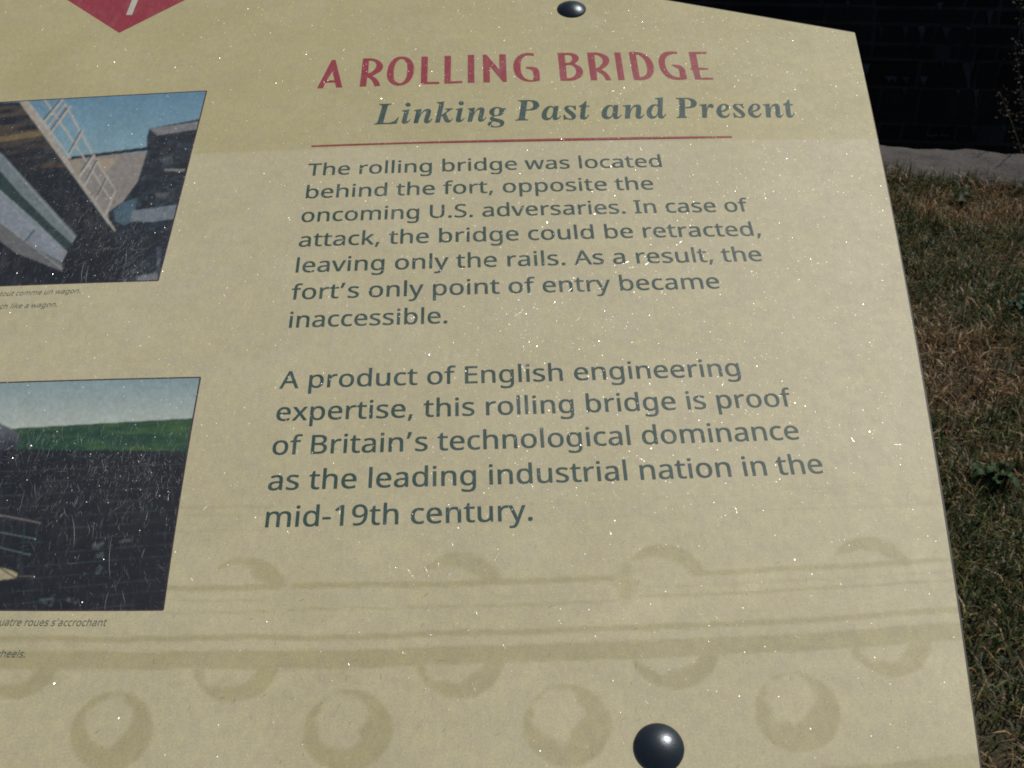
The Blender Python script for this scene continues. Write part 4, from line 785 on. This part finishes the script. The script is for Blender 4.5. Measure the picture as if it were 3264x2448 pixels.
def rounded(P_):
    P_ = [np.array(p, float) for p in P_]; n_ = len(P_); out_ = []
    def ang(i):
        a = P_[i]-P_[i-1]; b = P_[(i+1) % n_]-P_[i]; return abs(math.atan2(a[0]*b[1]-a[1]*b[0], a @ b))
    soft = [ang(i) < .75 for i in range(n_)]
    for i in range(n_):
        p0, p1, p2, p3 = P_[i-1], P_[i], P_[(i+1) % n_], P_[(i+2) % n_]; j = (i+1) % n_
        out_.append(p1)
        if soft[i] or soft[j]:
            m1 = (p2-p0)/2 if soft[i] else (p2-p1); m2 = (p3-p1)/2 if soft[j] else (p2-p1)
            L_ = np.linalg.norm(p2-p1)
            m1 = m1/max(1e-6, np.linalg.norm(m1))*L_; m2 = m2/max(1e-6, np.linalg.norm(m2))*L_
            for t_ in (.25, .5, .75):
                out_.append((2*t_**3-3*t_**2+1)*p1+(t_**3-2*t_**2+t_)*m1+(-2*t_**3+3*t_**2)*p2+(t_**3-t_**2)*m2)
    return np.array(out_)
def survey_fill(name, loops, mat, z=.00010, **pr):
    # fill in millimetres
    lo = [at(np.array(l)[:, 0], np.array(l)[:, 1]) for l in loops]
    return fill(name, lo, mat, z, fn=lambda x, y: np.stack([x, y], -1), **pr)
for ch, (o_, s_), loops in TL: survey_fill('title_letter', [rounded(Z(o_, s_, l)) for l in loops], m_red)
# rule under the title
xx = np.linspace(-5.70, 7.02, 40)
lo = [np.concatenate([np.stack([xx, 0*xx-9.478], 1), np.stack([xx[::-1], 0*xx-9.40], 1)])]
fill('rule_line', lo, m_red)
# red badge with the white numeral
survey_fill('number_badge', [[(380, 105), (215, 0), (60, -100), (95, -175), (640, -175), (690, -55), (590, 0)]], m_red, .00006)
survey_fill('badge_numeral', [[(402, 48), (421, 48), (475, -88), (500, -150), (372, -150), (372, -132), (470, -132), (455, -88)]], m_white, .00010)

# ---- scratches and specks in the clear coat, arranged as fixed sun glints
rs = np.random.default_rng(5)
def sliver_mat(name, base, gl, alpha, rough=.2, tilt=.8):
    m, t, ns, L, P, out = new_mat(name)
    P.inputs['Base Color'].default_value = (*base, 1); P.inputs['Roughness'].default_value = .5
    tr = N(t, 'ShaderNodeBsdfTransparent'); mx = N(t, 'ShaderNodeMixShader')
    sep = N(t, 'ShaderNodeSeparateColor'); L.new(N(t, 'ShaderNodeAttribute', attribute_name='tint').outputs['Color'], sep.inputs[0])
    L.new(math_n(t, 'MULTIPLY', sep.outputs[0], alpha), mx.inputs[0]); L.new(tr.outputs[0], mx.inputs[1]); L.new(P.outputs[0], mx.inputs[2])
    if gl <= 0: L.new(mx.outputs[0], out.inputs['Surface']); return m
    # each scratch flank leans its own way; the groove is broken up along its length
    tc = N(t, 'ShaderNodeTexCoord').outputs['Object']; nz = noise(t, tc, 900, 3, .7)
    br = maprange(t, nz.outputs[0], .48, .62, 0, 1)
    cmb = N(t, 'ShaderNodeCombineXYZ'); L.new(math_n(t, 'SUBTRACT', sep.outputs[1], .5), cmb.inputs[0]); L.new(math_n(t, 'SUBTRACT', sep.outputs[2], .5), cmb.inputs[1])
    sc_ = N(t, 'ShaderNodeVectorMath', operation='SCALE'); L.new(cmb.outputs[0], sc_.inputs[0]); sc_.inputs['Scale'].default_value = tilt
    ad0 = N(t, 'ShaderNodeVectorMath', operation='ADD'); L.new(sc_.outputs[0], ad0.inputs[0]); L.new(N(t, 'ShaderNodeNewGeometry').outputs['Normal'], ad0.inputs[1])
    nn = N(t, 'ShaderNodeVectorMath', operation='NORMALIZE'); L.new(ad0.outputs[0], nn.inputs[0])
    k_ = math_n(t, 'MULTIPLY', math_n(t, 'MULTIPLY', br, sep.outputs[0]), gl)
    cc = N(t, 'ShaderNodeCombineColor'); [L.new(k_, cc.inputs[i]) for i in range(3)]
    g = N(t, 'ShaderNodeBsdfGlossy'); g.inputs['Roughness'].default_value = rough; L.new(cc.outputs[0], g.inputs['Color']); L.new(nn.outputs[0], g.inputs['Normal'])
    ad = N(t, 'ShaderNodeAddShader'); L.new(mx.outputs[0], ad.inputs[0]); L.new(g.outputs[0], ad.inputs[1]); L.new(ad.outputs[0], out.inputs['Surface'])
    return m
def slivers(name, segs, mat):
    V, F, C, i = [], [], [], 0
    for (x, y, ang, ln_, w_, k, cur) in segs:      # millimetres
        n_ = 5; t_ = np.linspace(-.5, .5, n_)
        dx, dy = math.cos(ang), math.sin(ang)
        cx = x+dx*ln_*t_-dy*cur*(t_**2)*ln_; cy = y+dy*ln_*t_+dx*cur*(t_**2)*ln_
        ww = w_*(1-(2*np.abs(t_))**2*.85)/2
        A_ = np.stack([cx-dy*ww, cy+dx*ww], 1); B_ = np.stack([cx+dy*ww, cy-dx*ww], 1)
        V.append(loc3(np.concatenate([A_, B_]), .00013)); j = np.arange(n_-1)
        F.append(np.stack([j, j+1, j+1+n_, j+n_], 1)+i); i += 2*n_; C.append(np.tile([k, rs.random(), rs.random()], (2*n_, 1)))
    me = mesh_np(name, np.concatenate(V), np.concatenate(F), np.concatenate(C))
    if me.polygons[0].normal.z < 0: me.flip_normals()
    return obj(name, me, mat, panel, SIGN, kind='stuff')
glint_cen = at(2850, 1300)  # sun's mirror point; most pale scratches curve round it like glints held in place
segs = []
def add_scr(px, py, n_, spread, lmin, lmax, kmin, kmax):
    for _ in range(n_):
        q = at(px+rs.normal(0, spread), py+rs.normal(0, spread))
        a_ = math.atan2(q[1]-glint_cen[1], q[0]-glint_cen[0])+math.pi/2+(rs.normal(0, .30) if rs.random() < .8 else rs.uniform(0, 3.1))
        segs.append((q[0], q[1], a_, lmin+(lmax-lmin)*rs.random()**2.2, rs.uniform(.04, .13), rs.uniform(kmin, kmax), rs.normal(0, .25)))
for px, py, n_, sp_ in 6*((330, 780, 90, 160), (420, 860, 70, 90), (120, 1400, 60, 110), (330, 1500, 80, 150), (480, 1500, 40, 120), (180, 500, 40, 160), (1300, 200, 60, 160), (1250, 400, 50, 110), (1650, 1000, 60, 110), (1390, 800, 60, 130),
                        (2050, 840, 50, 130), (1900, 950, 50, 110), (1650, 300, 70, 220), (1900, 350, 50, 250), (1400, 1750, 40, 250), (1200, 1850, 30, 300), (2400, 1250, 40, 130), (950, 900, 50, 200), (1700, 1500, 40, 300), (2200, 2100, 30, 300), (700, 1300, 40, 250)):
    add_scr(px, py, n_, sp_*(.55 if rs.random() < .6 else 1.2), .5, 5.0, .2, 1)
for _ in range(3500):
    add_scr(rs.uniform(0, 2900), rs.uniform(0, 2100), 1, 10, .3, 2.5, .08, .6)
for _ in range(1500):
    add_scr(rs.uniform(0, 640), rs.uniform(300, 900) if rs.random() < .5 else rs.uniform(1300, 1940), 1, 10, .4, 4.5, .06, .55)
segs = [s for s in segs if s[0] < float(right_x(np.array(s[1])))-3 and s[1] > corner[1]-SL*(corner[0]-s[0])+4]
slivers('coat_scratches', segs, sliver_mat('scratched_coat', (.78, .78, .75), .35, .38, .24, .75))
# long curved gouges on the lower photo
gou = []
for (xa, ya, xb, yb, k) in ((235, 1640, 240, 1748, .9), (352, 1700, 345, 1850, .7), (215, 1800, 250, 1795, .4), (330, 1950, 345, 1880, .6), (295, 1720, 300, 1660, .5), (400, 1930, 390, 1880, .5), (455, 60, 250, 60, .0), (1690, 1000, 1670, 1050, .9), (2390, 620, 2380, 640, 1), (2760, 1690, 2770, 1683, 1),
                            (80, 1560, 60, 1640, .5), (110, 1540, 112, 1580, .7), (405, 790, 400, 850, .8), (268, 830, 255, 900, .9), (280, 850, 272, 910, .9), (1936, 1865, 1950, 1920, .6), (1018, 2090, 1045, 2190, .5)):
    if k == 0: continue
    a = at(xa, ya); b = at(xb, yb); gou.append(((a[0]+b[0])/2, (a[1]+b[1])/2, math.atan2(b[1]-a[1], b[0]-a[0]), float(np.linalg.norm(b-a)), .11, k*.9, rs.uniform(-.3, .3)))
slivers('coat_scratches', gou, sliver_mat('deep_scratch', (.75, .75, .73), .4, .7, .3, .5))
# fine dark grit and hairlines
dk_ = []
for _ in range(420):
    px, py = rs.uniform(300, 3000), 2448-abs(rs.normal(0, 600))
    q = at(px, py)
    if q[0] > float(right_x(np.array(q[1])))-3 or q[1] < -180: continue
    dk_.append((q[0], q[1], rs.normal(-1.0, .5), rs.uniform(.3, 2.6), rs.uniform(.04, .12), rs.uniform(.15, .8), rs.normal(0, .3)))
for _ in range(260):
    px, py = rs.uniform(300, 3000), rs.uniform(60, 2440); q = at(px, py)
    if q[0] > float(right_x(np.array(q[1])))-3 or q[1] < -180: continue
    dk_.append((q[0], q[1], rs.uniform(0, 3), rs.uniform(.15, .5), rs.uniform(.1, .25), rs.uniform(.1, .5), 0))
slivers('grit_specks', dk_, sliver_mat('dark_grit', (.04, .032, .035), .0, .8))

# ---- bolts
mb, t, ns, L, P, out = new_mat('blackened_steel')
tc = N(t, 'ShaderNodeTexCoord').outputs['Object']; a = noise(t, tc, 260, 4, .6); b = noise(t, tc, 1500, 3, .6)
L.new(mixc(t, maprange(t, a.outputs[0], .45, .62, 0, 1), (.065, .072, .085), (.042, .064, .068)), P.inputs['Base Color'])
P.inputs['Metallic'].default_value = .75; L.new(maprange(t, a.outputs[0], .3, .7, .27, .40), P.inputs['Roughness'])
bb = N(t, 'ShaderNodeBump', i_Strength=.12, i_Distance=.0003); L.new(b.outputs[0], bb.inputs['Height']); L.new(bb.outputs[0], P.inputs['Normal'])
def bolt(px, py, rad, label):
    q = at(px, py); nr, na = 14, 48; V = []; hh = rad*.33
    Rr = (rad*rad+hh*hh)/(2*hh)
    prof = [(rad*.975, -.0), (rad, .12)]+[(rad*math.cos(k/nr*math.pi/2) if False else rad*(1-k/nr), math.sqrt(max(0, Rr*Rr-(rad*(1-k/nr))**2))-(Rr-hh)+.28) for k in range(0, nr+1)]
    P_ = np.zeros((len(prof), na+1, 3))
    for i, (r_, z_) in enumerate(prof):
        a_ = np.linspace(0, 2*math.pi, na+1); P_[i, :, 0] = (q[0]+r_*np.cos(a_))/1000; P_[i, :, 1] = (-q[1]+r_*np.sin(a_))/1000; P_[i, :, 2] = z_/1000+.00012
    me = grid_mesh('bolt_head', P_)
    bm = bmesh.new(); bm.from_mesh(me); bmesh.ops.remove_doubles(bm, verts=bm.verts, dist=1e-6); bmesh.ops.recalc_face_normals(bm, faces=bm.faces); bm.to_mesh(me); bm.free()
    obj('bolt_head', me, mb, sign, SIGN, label=label)
bolt(2100, 2384, 7.35, 'domed dark steel bolt head near the bottom of the panel')
bolt(1822, 30, 7.25, 'domed dark steel bolt head at the top edge of the panel')
# frame rails under the panel and the posts that carry it
mf = new_mat('dark_frame_steel')[0]; b_ = mf.node_tree.nodes['Principled BSDF']; b_.inputs['Base Color'].default_value = (.03, .028, .026, 1); b_.inputs['Roughness'].default_value = .5; b_.inputs['Metallic'].default_value = .6
for xm in (37.8, 2*MID-37.8):
    bm = bmesh.new(); box_bm(bm, (.04, .41, .025), Matrix.Translation((xm/1000, .05, -.0185))); me = bpy.data.meshes.new('frame_rail'); bm.to_mesh(me); bm.free(); obj('frame_rail', me, mf, sign, SIGN)
    p = SIGN @ Vector((xm/1000, -.02, -.032))
    bm = bmesh.new(); box_bm(bm, (.05, .05, p.z), Matrix.Translation((p.x, p.y, p.z/2))); bmesh.ops.bevel(bm, geom=bm.edges, offset=.004, segments=2); me = bpy.data.meshes.new('post'); bm.to_mesh(me); bm.free(); obj('post', me, mf, sign, Matrix.Identity(4))
